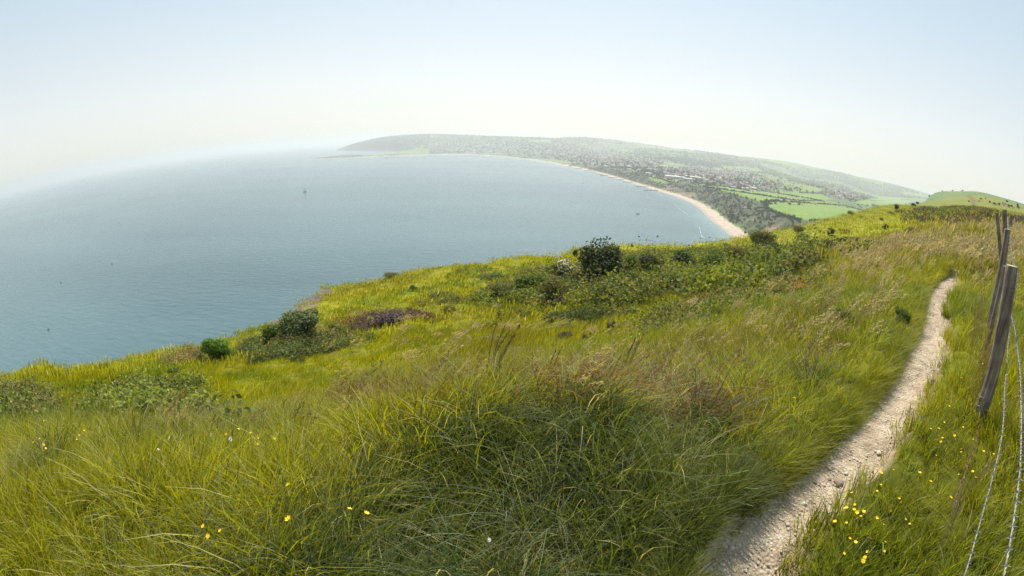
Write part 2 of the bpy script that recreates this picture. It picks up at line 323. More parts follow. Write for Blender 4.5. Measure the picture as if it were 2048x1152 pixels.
def polar_grid(az, r):
    A, R = np.meshgrid(np.radians(az), r); x = np.sin(A) * R; y = np.cos(A) * R; na = len(az); nr = len(r)
    i = np.arange(nr - 1)[:, None] * na + np.arange(na - 1); F = np.stack([i, i + 1, i + 1 + na, i + na], -1).reshape(-1, 4)
    return x.ravel(), y.ravel(), F
az = np.linspace(-180, 180, 361); r = np.concatenate([[1.], np.geomspace(25, 60000, 160)])
x, y, F = polar_grid(az, r); F = F[:, ::-1]
d = shore_d(x, y); sh = np.clip((d + 70) / 70, 0, 1) * (np.hypot(x, y) < 4000)
foam = sh[:, None] ** 2 * np.array([.10, .13, .12])
link('water', mesh_np('water', np.stack([x, y, np.zeros_like(x)], 1), F[:, ::-1], m_sea, cols=foam))['kind'] = 'structure'

# ------------------------------------------------------------------ setting: hillside we stand on
LIME, GRN, OLV, TAN, DRK, RUST = [np.array(c) for c in ((.272, .268, .005), (.160, .195, .008), (.215, .190, .013), (.34, .265, .12), (.035, .055, .012), (.15, .085, .03))]
TANP = [(1660,520),(1740,490),(1830,470),(1880,452),(1990,445),(2048,450),(2048,530),(1990,560),(1900,530),(1800,530),(1690,560)]
KNOLL = [(530,672),(552,628),(598,592),(642,572),(668,582),(642,606),(618,640),(585,668)]
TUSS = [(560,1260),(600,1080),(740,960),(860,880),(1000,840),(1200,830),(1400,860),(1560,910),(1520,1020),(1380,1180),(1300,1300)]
RUSTB = [(850,800),(1050,775),(1250,785),(1540,830),(1520,870),(1250,850),(950,850),(700,830),(560,790)]
def tint(x, y, z, seed=0):
    """colour of the sward at a place: yellow-green, with greener, olive and straw patches"""
    r = np.hypot(x, y); s = np.clip(8 / (r + 2), .08, 1.5)
    a = fbm(x * .35, y * .35, 40 + seed, 4)[:, None]; b_ = fbm(x * .11 + 5, y * .11, 50 + seed, 3)[:, None]; c_ = fbm(x * 1.7, y * 1.7, 60 + seed, 2)[:, None]
    t_ = LIME * 1; k = np.clip((a - .5) * 5, 0, 1); t_ = t_ * (1 - k) + GRN * k
    k = np.clip((b_ - .55) * 6, 0, 1) * .7; t_ = t_ * (1 - k) + OLV * k
    px, py = proj(np.stack([x, y, z], 1)); tn = inpoly(px + (c_[:, 0] - .5) * 60, py + (c_[:, 0] - .5) * 40, TANP)
    k = (np.where(tn, .5, 0) * np.clip((c_[:, 0] - .2) * 2.2, 0, 1))[:, None]; t_ = t_ * (1 - k) + TAN * k
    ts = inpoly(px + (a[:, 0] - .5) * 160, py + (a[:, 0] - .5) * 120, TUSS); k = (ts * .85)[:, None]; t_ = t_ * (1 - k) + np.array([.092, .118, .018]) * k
    rb = inpoly(px + (a[:, 0] - .5) * 120, py + (b_[:, 0] - .5) * 60, RUSTB); k = (rb * .9 * np.clip((c_[:, 0] - .25) * 2.5, 0, 1))[:, None]; t_ = t_ * (1 - k) + np.array([.20, .10, .03]) * k
    return t_
az = np.concatenate([np.linspace(-180, -100, 41)[:-1], np.linspace(-100, 100, 641)[:-1], np.linspace(100, 180, 41)]); r = np.concatenate([[.02, .15], np.geomspace(.3, 1300, 520)])
x, y, F = polar_grid(az, r); z = ground(x, y); rr = np.hypot(x, y)
col = tint(x, y, z) * np.where(rr < 30, np.where(rr < 4, .3, .5), .75)[:, None]  # turf under the nearer grass darkened in its colour, as shade in the gaps
pd = path_dist(x, y); k = np.clip((1.7 - np.abs(pd)) / .6, 0, 1)[:, None]; col = col * (1 - k) + np.array([.30, .22, .15]) * k
R = np.exp(np.interp(np.degrees(np.arctan2(x, y)), _ra, _rr)); AZ = np.degrees(np.arctan2(x, y))
rock = np.clip((rr - R * 1.06) / 3, 0, 1) * (AZ < 30)
rk = (fbm(x * .8, y * .8, 14, 4) > .42).astype(float)
col = col * (1 - rock[:, None]) + (np.array([.32, .25, .20]) * (.5 + rk[:, None] * .6)) * rock[:, None]
# bare rock strip on the knoll's seaward shoulder
px, py = proj(np.stack([x, y, z], 1)); kn = inpoly(px, py, KNOLL)
k = (kn * (.4 + .6 * (fbm(x * 1.2, y * 1.2, 15, 4) > .47)))[:, None]; col = col * (1 - k) + np.array([.11, .085, .085]) * k
# far hill: pasture green, with a worn dark strip of scrub
k = np.clip((rr - 130) / 60, 0, 1)[:, None]; col = col * (1 - k) + (np.array([.135, .145, .020]) * (.85 + .3 * fbm(x * .03, y * .03, 8, 4)[:, None])) * k
kn = inpoly(px + (fbm(x * .05, y * .05, 2) - .5) * 10, py, [(1930,388),(1945,390),(1953,404),(1951,414),(1942,414),(1943,403),(1936,394)]) * (rr > 120)
col = col * (1 - .7 * kn[:, None]) + np.array([.10, .07, .035]) * .7 * kn[:, None]
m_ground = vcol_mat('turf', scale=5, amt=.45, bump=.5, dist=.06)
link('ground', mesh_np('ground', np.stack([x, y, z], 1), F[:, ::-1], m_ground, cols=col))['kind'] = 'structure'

# ------------------------------------------------------------------ setting: chalk path
m_path, t, o = newmat('chalk_path')
b = nd(t, 'ShaderNodeBsdfPrincipled'); b.inputs['Roughness'].default_value = .95; b.inputs['Specular IOR Level'].default_value = .1
g = nd(t, 'ShaderNodeNewGeometry'); n1 = nd(t, 'ShaderNodeTexNoise'); n1.inputs['Scale'].default_value = 9; n1.inputs['Detail'].default_value = 8; t.links.new(g.outputs['Position'], n1.inputs[0])
v = nd(t, 'ShaderNodeTexVoronoi'); v.inputs['Scale'].default_value = 55; t.links.new(g.outputs['Position'], v.inputs[0])
v2 = nd(t, 'ShaderNodeTexVoronoi'); v2.inputs['Scale'].default_value = 24; t.links.new(g.outputs['Position'], v2.inputs[0])
base = ramp(t, n1.outputs[0], [(.3, (.28, .215, .145)), (.55, (.42, .335, .235)), (.75, (.52, .43, .32))])
sp = ramp(t, v.outputs['Distance'], [(.12, (1.35, 1.35, 1.35)), (.4, (.85, .83, .8))])
t.links.new(mixc(t, .8, base.outputs[0], sp.outputs[0], 'MULTIPLY'), b.inputs[0])
ad = nd(t, 'ShaderNodeMath', operation='ADD'); t.links.new(v.outputs['Distance'], ad.inputs[0]); t.links.new(v2.outputs['Distance'], ad.inputs[1])
bp = nd(t, 'ShaderNodeBump'); bp.invert = True; bp.inputs['Strength'].default_value = .7; bp.inputs['Distance'].default_value = .012; t.links.new(ad.outputs[0], bp.inputs['Height']); t.links.new(bp.outputs[0], b.inputs['Normal'])
t.links.new(b.outputs[0], o.inputs[0])
PF, PFW = resample(PXY, PWD, .03); T = np.gradient(PF, axis=0); T /= np.linalg.norm(T, axis=1)[:, None] + 1e-9; Nn = np.stack([T[:, 1], -T[:, 0]], 1)
nw = 25; s = np.linspace(-1.22, 1.22, nw)
X = PF[:, 0][:, None] + Nn[:, 0][:, None] * s * PFW[:, None]; Yp = PF[:, 1][:, None] + Nn[:, 1][:, None] * s * PFW[:, None]
Zp = ground(X.ravel(), Yp.ravel()).reshape(X.shape) + .012 + (fbm(X * 14, Yp * 14, 6, 3) - .5) * .014 - .03 * (np.abs(s) ** 4)[None, :] / 3.3
i = np.arange(len(PF) - 1)[:, None] * nw + np.arange(nw - 1); F = np.stack([i, i + 1, i + 1 + nw, i + nw], -1).reshape(-1, 4)
link('path', mesh_np('path', np.stack([X.ravel(), Yp.ravel(), Zp.ravel()], 1), F, m_path))['kind'] = 'structure'

# ------------------------------------------------------------------ setting: land round the bay
az = np.concatenate([np.linspace(-40, 66, 760), np.linspace(66.5, 110, 40)]); r = np.geomspace(240, 9000, 520)
x, y, F = polar_grid(az, r); z, d, kk, bw = land(x, y)
px, py = proj(np.stack([x, y, z], 1)); rr = np.hypot(x, y)
rg = rs(7); NS = 260; SX = rg.uniform(-2500, 5200, NS * 3); SY = rg.uniform(300, 8000, NS * 3); keep = np.hypot(SX, SY) < 9000; SX, SY = SX[keep], SY[keep]
# smaller fields close by
SX = np.concatenate([SX, rg.uniform(300, 2300, 60)]); SY = np.concatenate([SY, rg.uniform(400, 2000, 60)])
def fields(x, y):
    o1 = np.full(len(x), 1e9); o2 = o1.copy(); idx = np.zeros(len(x), int)
    for i in range(0, len(x), 4000):
        dd = np.hypot((x[i:i + 4000, None] - SX) * 1.3, (y[i:i + 4000, None] - SY)); p = np.argpartition(dd, 1, 1)[:, :2]; v = np.take_along_axis(dd, p, 1); s = v.argsort(1)
        v = np.take_along_axis(v, s, 1); p = np.take_along_axis(p, s, 1); o1[i:i + 4000] = v[:, 0]; o2[i:i + 4000] = v[:, 1]; idx[i:i + 4000] = p[:, 0]
    return idx, o2 - o1
fi, fe = fields(x, y)
FC = np.array([(.105, .165, .035), (.13, .17, .04), (.085, .13, .03), (.15, .17, .06), (.07, .11, .03), (.12, .18, .035)])
fc = FC[(fi * 7919) % 6]
BRIGHT = [[(1407,371),(1449,374),(1510,384),(1571,392),(1600,399),(1522,402),(1461,386)], [(1527,408),(1595,410),(1669,412),(1718,420),(1685,438),(1612,440),(1571,431),(1537,420)], [(1537,404),(1644,400),(1658,406),(1607,409),(1540,407)], [(1581,386),(1644,389),(1668,399),(1600,397)], [(1742,397),(1803,396),(1827,405),(1800,413),(1742,413),(1705,405)], [(1290,350),(1320,355),(1345,362),(1330,368),(1300,360)], [(1440,330),(1480,334),(1530,343),(1500,344),(1450,337)], [(1600,376),(1640,378),(1632,384),(1600,382)]]
for P in BRIGHT: fc[inpoly(px, py, P)] = (.115, .185, .03)
TOWN = [[(860,285),(1000,282),(1100,285),(1230,300),(1330,325),(1290,345),(1180,330),(1080,315),(960,309),(860,308)], [(1290,335),(1400,335),(1500,352),(1570,372),(1530,384),(1440,374),(1380,368),(1330,352),(1290,348)], [(1635,378),(1680,382),(1720,392),(1700,400),(1650,392)], [(1100,281),(1180,284),(1225,296),(1180,300),(1110,292)], [(1440,330),(1500,340),(1520,350),(1450,345)]]
col = fc * (.8 + .4 * fbm(x / 60, y / 60, 3, 4)[:, None])
wood_ = 0; wood = np.clip((fbm(x / 420, y / 420, 12, 4) - .47) * 8, 0, 1) * (rr > 1500); wood = np.maximum(wood, (inpoly(px, py, [(600,325),(640,300),(700,270),(860,270),(860,290),(800,298),(740,305),(730,312),(700,318)]) * .8))
col = col * (1 - wood[:, None]) + np.array([.045, .07, .03]) * wood[:, None]
for P in TOWN:
    k = inpoly(px, py, P)[:, None] * .75; col = col * (1 - k) + np.array([.10, .105, .075]) * k
cl = np.clip(kk * 6, 0, 1) * np.clip((1 - kk) * 5, 0, 1); bare = np.clip((fbm(x / 38, y / 38, 90, 4) - .66) * 9, 0, 1)
for P, amt in (([(1300,370),(1340,372),(1385,380),(1400,405),(1420,440),(1380,410),(1330,385)], 1), ([(1625,432),(1640,440),(1660,443),(1620,452),(1610,445)], 1)): bare = np.maximum(bare, inpoly(px, py, P) * np.clip((fbm(x / 14, y / 14, 91, 4) - .47) * 8, 0, 1))
cc = np.array([.05, .065, .025]) * (1 - bare[:, None]) + np.array([.22, .15, .095]) * bare[:, None]
col = col * (1 - cl[:, None]) + cc * cl[:, None]
fb = np.zeros(len(x), bool)
for P in BRIGHT: fb |= inpoly(px, py, P)
col[fb] = np.array([.125, .20, .028]) * (.88 + .24 * fbm(x[fb] / 40, y[fb] / 40, 3, 4)[:, None])
bch = ((d < bw + 2) | (z < 2.3)) & (d < 60); wet = np.clip((10 - d) / 8, 0, 1)[:, None]
sand = np.array([.40, .31, .235]) * (1 - wet) + np.array([.27, .235, .205]) * wet; sand = sand * (.85 + .3 * fbm(x / 7, y / 7, 33, 3)[:, None])
kb = bch[:, None].astype(float); kb[rr > 4300] = 0; col = col * (1 - kb) + sand * kb
m_land = vcol_mat('farmland', scale=.12, amt=.3, bump=.5, dist=1.0)
link('hills', mesh_np('hills', np.stack([x, y, z], 1), F[:, ::-1], m_land, cols=col))['kind'] = 'structure'
# thin lines of surf along the strand
# ------------------------------------------------------------------ surf lines and groynes on the strand
m_foam = simple('surf_foam', (.28, .32, .32), .8)
def band(pts, w, name, mat, z=.05):
    P = np.array([hit(a, b, fn=lambda x, y: np.zeros_like(x) + z, r0=100, r1=9000, n=4000)[0][:2] for a, b in pts]); q, _ = resample(P, np.ones(len(P)), 3.0)
    T = np.gradient(q, axis=0); T /= np.linalg.norm(T, axis=1)[:, None]; N = np.stack([T[:, 1], -T[:, 0]], 1); ww = w * np.clip(fbm(q[:, 0] / 9, q[:, 1] / 9, 3) * 3 - .9, .02, 1)[:, None]
    V = np.concatenate([np.c_[q - N * ww, np.full(len(q), z)], np.c_[q + N * ww, np.full(len(q), z)]]); n = len(q); i = np.arange(n - 1)
    return mesh_np(name, V, np.stack([i, i + 1, i + 1 + n, i + n], 1), mat)
V = []; 
for k, pts in enumerate([[(1345,406),(1368,424),(1380,434)], [(1398,452),(1402,468),(1408,484)], [(1318,390),(1330,398)]]):
    o = link('surf', band(pts, 0.5 if k < 3 else .3, 'surf', m_foam)); tag(o, kind='structure')
m_wood_d = simple('wet_timber', (.055, .045, .038), .8, 2)
GR = [((1288,380.5),(1316,380.5)), ((1273,373),(1301,373.8)), ((1246,364),(1272,365)), ((1234,359),(1249,359.5)), ((1217,355),(1236,355.2)), ((1201,351.5),(1216,351)), ((1192,348),(1207,348)), ((1178,344),(1192,344.2)), ((1168,341.5),(1182,341)), ((1150,337),(1164,337.3)), ((1135,333.3),(1146,333.2))]
gl = ['longest dark timber groyne, the one nearest the viewer on the sandy beach', 'dark timber groyne second from the near end of the row, crossing the pale sand']
for k, (a, b_) in enumerate(GR):
    A, _ = hit(*a, fn=lambda x, y: np.zeros_like(x) + .8, r0=200, r1=6000, n=3000); B, _ = hit(*b_, fn=lambda x, y: np.zeros_like(x) + 1.8, r0=200, r1=6000, n=3000)
    g_ = thing('groyne', gl[k] if k < 2 else 'low dark timber groyne in the evenly spaced row along the town beach', 'groyne', (A.x, A.y, 0), 'timber groynes across the beach')
    L = (B - A).length; ang = math.atan2(B.y - A.y, B.x - A.x); dv = (B - A) / L
    for j in range(int(L / 6) + 1):
        p = dv * j * 6; MB().box((p.x, p.y, .6 + 1.2 * j * 6 / L), (.5, .5, 3.6), ang).build('post', m_wood_d, g_)
    m = MB()
    for q, zz in enumerate((0, .75)): m.box((dv.x * L / 2, dv.y * L / 2, .9 + zz), (L, .35 + .01 * q, .6), ang)
    m.build('planking', m_wood_d, g_)

# ------------------------------------------------------------------ foliage building blocks
def leaves(P, D, size, rg, aspect=.6):
    """one bent-free quad per leaf at P with outward direction D"""
    n = len(P); U = rg.normal(size=(n, 3)); D = D + rg.normal(size=(n, 3)) * .7; D /= np.linalg.norm(D, axis=1)[:, None] + 1e-9
    U -= D * (U * D).sum(1)[:, None]; U /= np.linalg.norm(U, axis=1)[:, None] + 1e-9; W = np.cross(D, U); s = (size * rg.uniform(.6, 1.35, n))[:, None]
    V = np.stack([P - U * s, P + W * s * aspect, P + U * s, P - W * s * aspect], 1).reshape(-1, 3)
    F = np.arange(n * 4).reshape(n, 4); return V, F
def with_var(me, var):
    a = me.attributes.new('var', 'FLOAT', 'POINT'); a.data.foreach_set('value', np.asarray(var, np.float32)); return me
def lobes(rg, n, flat=1.):
    L = []
    for k in range(n):
        a = rg.uniform(0, 6.28); q = rg.uniform(0, .30); L.append((math.cos(a) * q, math.sin(a) * q, rg.uniform(.22, .74), rg.uniform(.10, .26)))
    L.append((0, 0, .38, .30)); return L
def foliage_mesh(name, mat, n, size, seed, nl=8, flat=1., shell=.75, lean=.16):
    rg = rs(seed); L = lobes(rg, nl); P = []; D = []; v = []
    for k in range(n):
        l = L[rg.randint(len(L))]; d = rg.normal(size=3); d /= np.linalg.norm(d); q = l[3] * (rg.uniform(shell, 1.08) if rg.rand() < .85 else rg.uniform(.3, 1))
        if rg.rand() < .05: q = l[3] * rg.uniform(1.05, 1.4)
        p = np.array(l[:3]) + d * q; p[0] += lean * p[2] ** 1.5
        if p[2] < .02: p[2] = rg.uniform(.02, .2)
        P.append(p); D.append(d + np.array([0, 0, .3])); v.append(.5 + .35 * (vnoise(np.array(p[0] * 7), np.array(p[1] * 7 + p[2] * 5), seed) - .5) + rg.uniform(-.3, .3))
    V, F = leaves(np.array(P), np.array(D), size, rg); return with_var(mesh_np(name, V, F, mat, False), np.repeat(v, 4))
def stem_mesh(name, mat, seed, n=5):
    rg = rs(seed); m = MB()
    for k in range(n):
        a = rg.uniform(0, 6.28); pts = [Vector((math.cos(a) * .03, math.sin(a) * .03, -.08))]
        for j in range(1, 5): pts.append(Vector((math.cos(a) * (.03 + .07 * j) + rg.uniform(-.02, .02), math.sin(a) * (.03 + .07 * j) + rg.uniform(-.02, .02), -.08 + .16 * j)))
        m.tube(pts, [.028, .022, .016, .011, .005], 5)
    return m.mesh(name, mat, True)
m_bark = simple('bark', (.075, .06, .045), .9, 8, .4)
LM = {'dark': leafmat('leaf_dark', (.062, .078, .028), trans=.3), 'mid': leafmat('leaf_mid', (.085, .125, .018), trans=.4), 'light': leafmat('leaf_light', (.12, .21, .012), trans=.5),
      'olive': leafmat('leaf_olive', (.13, .125, .028), trans=.35), 'brown': leafmat('leaf_brown', (.075, .050, .030), trans=.25), 'purple': leafmat('leaf_purple', (.07, .045, .05), trans=.2), 'blossom': leafmat('blossom', (.62, .58, .48), trans=.3, vary=.15), 'sage': leafmat('leaf_sage', (.10, .135, .045), trans=.3)}
FM = {}
for k_, c_ in enumerate(('dark', 'mid', 'light', 'olive', 'brown', 'purple', 'sage')):
    FM[c_] = [foliage_mesh('foliage', LM[c_], 6500, .027, 100 + k_ * 7, 16), foliage_mesh('foliage', LM[c_], 5000, .033, 103 + k_ * 7, 11)]
BL = foliage_mesh('blossom', LM['blossom'], 350, .035, 500, 7, shell=.98)
STM = [stem_mesh('stem', m_bark, 3), stem_mesh('stem', m_bark, 5)]
def span(px, py, w):
    a, b_ = wray(px - w / 2, py), wray(px + w / 2, py); return 2 * math.asin(np.linalg.norm(a - b_) / 2)
SHRUBS = [ # px, base py, width, height, kind, label, blossom
 (1195, 574, 122, 92, 'dark', 'tall dark rounded bush, the biggest on the slope, set in brambles above the bay', 0),
 (1128, 570, 66, 54, 'olive', 'bush with cream blossom at the left foot of the tallest dark bush', 1),
 (1305, 558, 78, 50, 'dark', 'dense dark green bush in the brambles just right of the tallest bush', 0),
 (1366, 544, 70, 46, 'dark', 'twin-topped green bush furthest right in the bramble bank', 0),
 (1149, 512, 15, 14, 'dark', 'tiny dark bush poking above the grass edge against the sea', 0),
 (1300, 488, 50, 8, 'dark', 'long low dark bush lying along the skyline of the slope above the sea', 0),
 (1264, 494, 7, 6, 'brown', 'very small brown bush alone on the edge of the slope', 0),
 (1452, 507, 30, 20, 'mid', 'leafy green bush at the top of the brambles below the beach', 0),
 (1521, 497, 62, 38, 'olive', 'loose olive green bush below the near end of the beach', 0),
 (1546, 497, 28, 17, 'dark', 'small dark bush touching the right side of an olive bush below the beach', 0),
 (1596, 466, 28, 14, 'olive', 'flat olive bush on the skyline below the brown cliff scar', 0),
 (1605, 483, 38, 17, 'sage', 'spreading grey green bush on the lit slope under the field', 0),
 (1660, 472, 22, 17, 'dark', 'compact dark green bush in open lit grass left of the rusty patch', 0),
 (1690, 467, 32, 9, 'brown', 'low rusty red patch of bracken on the lit slope', 0),
 (1682, 495, 26, 20, 'dark', 'dark bush with ragged top beside a round grey one', 0),
 (1703, 490, 22, 17, 'sage', 'round grey green bush, right one of the close pair', 0),
 (1716, 498, 13, 9, 'dark', 'smallest dark bush at the grass edge right of the grey round one', 0),
 (1656, 515, 60, 36, 'dark', 'bright and dark green bush at the right end of the brambles', 0),
 (1770, 458, 15, 11, 'brown', 'dark brown round bush alone in the lit grass', 0),
 (1792, 456, 11, 8, 'olive', 'small olive bush right of the lone dark brown one', 0),
 (1763, 443, 10, 6, 'brown', 'tiny wedge shaped brown bush above the lone dark brown one', 0),
 (1722, 436, 12, 5, 'dark', 'tiny dark flat bush near the ridge edge', 0),
 (1769, 480, 17, 13, 'dark', 'dark bush just above the tan grass on the right', 0),
 (1818, 472, 38, 22, 'olive', 'straggling upright bush leaning right beside the tan grass', 0),
 (1781, 430, 20, 7, 'mid', 'low wide green bush below the wind bent tree on the ridge', 0),
 (1704, 430, 22, 9, 'olive', 'pale olive bush on the ridge edge left of the wind bent trees', 0),
 (1793, 420, 14, 12, 'dark', 'wind bent dark hawthorn on the ridge skyline over the valley', 0),
 (1827, 413, 14, 7, 'dark', 'small dark thorn at the foot of the green hill', 0),
 (1712, 424, 9, 8, 'dark', 'little dark thorn on the skyline left of the wind bent hawthorn', 0),
 (826, 583, 20, 13, 'mid', 'small dark green bush alone on the lit knoll', 0),
 (782, 554, 34, 7, 'olive', 'low olive scrub on the skyline of the knoll above the sea', 0),
 (876, 598, 40, 14, 'mid', 'low green scrub mound on the knoll left of the bramble bank', 0),
 (990, 560, 50, 16, 'mid', 'spread out low green bush at the upper left of the bramble bank', 0),
 (440, 716, 68, 50, 'light', 'bright lime green bush on the cliff edge against the sea', 0),
 (592, 682, 100, 66, 'sage', 'large grey green bush at the left foot of the knoll, on the sea edge', 0),
 (552, 688, 60, 44, 'mid', 'rich green bush at the left of the large grey green one', 0),
 (672, 669, 32, 24, 'mid', 'small round dark green bush right of the grey green thicket', 0),
 (790, 647, 70, 26, 'purple', 'dark purplish bush in the hollow below the knoll', 0),
 (736, 648, 44, 16, 'brown', 'brownish low bush in the hollow, left of the purplish one', 0),
 (1124, 685, 32, 26, 'purple', 'small purplish dark bush in the middle of the lower slope', 0),
 (1168, 683, 16, 13, 'purple', 'smaller purplish bush just right of another in mid slope', 0),
 (1222, 662, 30, 24, 'dark', 'small dark bush with pale tips under the bramble bank', 0),
 (1104, 646, 9, 12, 'mid', 'single upright tiny bush under the bramble bank', 0),
 (278, 770, 32, 28, 'olive', 'upright brown green bush next to the white flowering one', 0),
 (234, 782, 34, 22, 'brown', 'white flowering bush at the back of the left bramble patch', 1),
 (350, 750, 32, 16, 'mid', 'low round dark green bush on the slope below the cliff edge', 0),
 (68, 785, 30, 22, 'olive', 'brownish bush at the right edge of the far left brambles', 0),
 (124, 762, 26, 12, 'mid', 'small flat green bush near the sea edge at far left', 0),
 (206, 738, 34, 9, 'mid', 'thin low bush on the sea edge between the far left brambles and the lime bush', 0),
 (104, 864, 30, 14, 'mid', 'small dark green mound at the foot of the far left brambles', 0),
 (1690, 650, 60, 36, 'mid', 'leafy dark green clump in the tall grass left of the path', 0),
 (1800, 650, 44, 36, 'mid', 'dark green grassy clump overhanging the left edge of the path', 0),
]
N_NAMED = len(SHRUBS)
SHRUBS += [(a, b_, c_, d_, e_, 'leafy %s shrub, one of several rising out of the bramble bank' % ('olive' if e_ == 'olive' else 'green'), 0) for a, b_, c_, d_, e_ in [(1246,566,60,46,'mid'),(1158,582,56,38,'olive'),(1270,584,50,34,'mid'),(1424,548,60,36,'mid'),(1474,536,50,32,'olive'),(1340,590,70,36,'mid'),(1215,604,66,36,'mid'),(1058,592,64,34,'mid'),(1112,604,66,36,'olive'),(1566,532,56,32,'mid'),(1606,512,44,26,'olive'),(1404,592,60,32,'mid'),(1004,604,50,26,'olive'),(1500,560,50,30,'mid'),(1462,572,50,26,'mid')]]
for k, (px_, py_, w_, h_, kd, lab, bl) in enumerate(SHRUBS):
    p, r_ = hit(px_, py_); dist = (p - Vector((0, 0, EYE))).length
    W_ = span(px_, py_, w_) * dist; H_ = abs(math.radians(azel(px_, py_ - h_)[1] - azel(px_, py_)[1])) * dist
    t_ = thing('shrub', lab, 'bush', (p.x, p.y, p.z - .05 * H_)); t_.rotation_euler = (0, 0, k * 1.3)
    if k >= N_NAMED: H_ *= 1.3; W_ *= 1.1
    t_.scale = (W_ / .95, W_ / .95, H_ / .88)
    link('foliage', FM[kd][k % 2], t_); link('stem', STM[k % 2], t_)
    if k >= N_NAMED: t_['group'] = 'shrubs rising from the bramble bank'
    if bl: link('blossom', BL, t_).scale = (1.03, 1.03, 1.03)

# ------------------------------------------------------------------ brambles and scrub: leafy mounds, one mesh a patch
m_br = leafmat('bramble_leaf', attr='col', trans=.4, vary=.55)
def clump(rg, n, size):
    d = rg.normal(size=(n, 3)); d[:, 2] = np.abs(d[:, 2]); d /= np.linalg.norm(d, axis=1)[:, None]; q = rg.uniform(.55, 1.05, n)[:, None]
    return d * q, d, size
def patch(name, label, cat, poly, n, rad, nleaf, leaf, hues, seed, r1=200, kind=None, gap=.0, hgt=.8):
    rg = rs(seed); xs = [p[0] for p in poly]; ys = [p[1] for p in poly]; pts = []
    # candidates spread over the ground that lies inside the outline
    corner = np.array([hit(a, b)[0][:2] for a, b in poly]); lo, hi = corner.min(0), corner.max(0)
    X = rg.uniform(lo[0], hi[0], n * 12); Y = rg.uniform(lo[1], hi[1], n * 12); Z = ground(X, Y); a, b_ = proj(np.stack([X, Y, Z], 1))
    ok = inpoly(X, Y, [tuple(c) for c in corner]) & (fbm(X / (rad * 4), Y / (rad * 4), seed, 3) > gap); X, Y, Z = X[ok][:n], Y[ok][:n], Z[ok][:n]
    if len(X) == 0: return
    out_ = rg.rand(len(X)) < .3; X = X + out_ * rg.normal(size=len(X)) * rad * 1.8; Y = Y + out_ * rg.normal(size=len(X)) * rad * 1.8; Z = ground(X, Y)
    VV, FF, CC, VR = [], [], [], []; b0 = 0
    for x, y, z in zip(X, Y, Z):
        s = rad * (rg.uniform(.6, 1.35) if rg.rand() < .8 else rg.uniform(.3, 1.9)) * (.7 + .8 * float(vnoise(np.array(x / (rad * 3)), np.array(y / (rad * 3)), seed))); P, D, _ = clump(rg, nleaf, leaf)
        h = hues[min(len(hues) - 1, int(fbm(np.array(x / (rad * 5)), np.array(y / (rad * 5)), seed + 3) * 1.3 * len(hues) + rg.uniform(-.5, .5)))] if len(hues) > 1 else hues[0]
        V, F = leaves(P * np.array([s, s, s * hgt * rg.uniform(.7, 1.3)]) + np.array([x, y, z]), D, leaf, rg); VV.append(V); FF.append(F + b0); b0 += len(V)
        CC.append(np.tile(h, (len(V), 1)) * rg.uniform(.75, 1.25)); VR.append(np.repeat(rg.uniform(0, 1, nleaf), 4))
    me = mesh_np(name, np.concatenate(VV), np.concatenate(FF), m_br, False, cols=np.concatenate(CC)); with_var(me, np.concatenate(VR)); o = link(name, me)
    tag(o, label, cat, kind=kind); return o
G1, G2, G3, G4, BR, PU, RU = [np.array(c) * 1.75 for c in ((.082, .098, .018), (.055, .068, .020), (.115, .125, .018), (.10, .095, .030), (.085, .058, .032), (.075, .052, .050), (.14, .080, .030))]
patch('bramble_bank', 'wide bank of leafy green brambles round the tallest dark bush', 'brambles', [(930,604),(1000,572),(1080,556),(1130,545),(1260,520),(1400,503),(1500,506),(1640,500),(1665,518),(1600,556),(1500,592),(1380,606),(1250,612),(1100,613),(960,615)], 1700, .74, 130, .072, [G2, G1, G3, G2, G4, G1], 1, hgt=.9)
patch('bramble_patch', 'olive bramble patch with dead stems on the lower left slope', 'brambles', [(150,866),(200,806),(300,780),(400,794),(440,836),(400,868),(280,872)], 460, .34, 130, .036, [G4, G1, G1, G3, G2], 2, gap=.3, hgt=1.05)
patch('bramble_patch', 'brownish bramble patch cut off by the left edge of the photo', 'brambles', [(-50,800),(0,778),(60,782),(100,806),(80,850),(0,864),(-50,866)], 420, .42, 120, .038, [G4, G1, G4, G2, G1], 3)
patch('bramble_patch', 'pale sage bramble thicket around the large grey green bush by the sea', 'brambles', [(470,705),(520,680),(600,668),(700,662),(712,690),(650,706),(600,722),(510,728)], 420, .40, 100, .048, [G4, G2, G2 * 1.2, G4], 4)
patch('heather_patch', 'purple brown heathy scrub strip in the hollow below the knoll', 'scrub', [(690,655),(720,636),(780,628),(850,632),(860,642),(790,652),(710,664)], 200, .42, 90, .05, [PU, PU, BR, RU * .7], 5)
patch('bramble_patch', 'faded straw brown bramble strip left of the lime green bush', 'brambles', [(310,722),(350,706),(405,704),(405,722),(340,732)], 110, .35, 90, .04, [BR * 1.5, G4 * 1.3], 6)
patch('bracken_patch', 'rusty olive bracken along the lower edge of the bramble bank', 'bracken', [(1290,655),(1340,618),(1420,604),(1520,590),(1620,552),(1665,522),(1650,565),(1560,600),(1440,640),(1340,668)], 520, .26, 70, .035, [RU, G4, G4, G1], 7, gap=.35)
for q_, (pl, lb, hs_) in enumerate([([(900,540),(1000,532),(1090,530),(1060,548),(960,562),(890,560)], 'loose low green scrub on the knoll above the bramble bank', [G1, G3]),
        ([(1000,622),(1180,622),(1290,628),(1240,640),(1080,640)], 'thin fringe of low green weeds under the bramble bank', [G1, G2]),
        ([(820,600),(900,590),(950,600),(900,612),(830,612)], 'flat green scrub patch between the knoll and the bramble bank', [G1, G4])]):
    patch('scrub_patch', lb, 'scrub', pl, 170, .28, 60, .04, hs_, 20 + q_, gap=.42)
rg = rs(55)
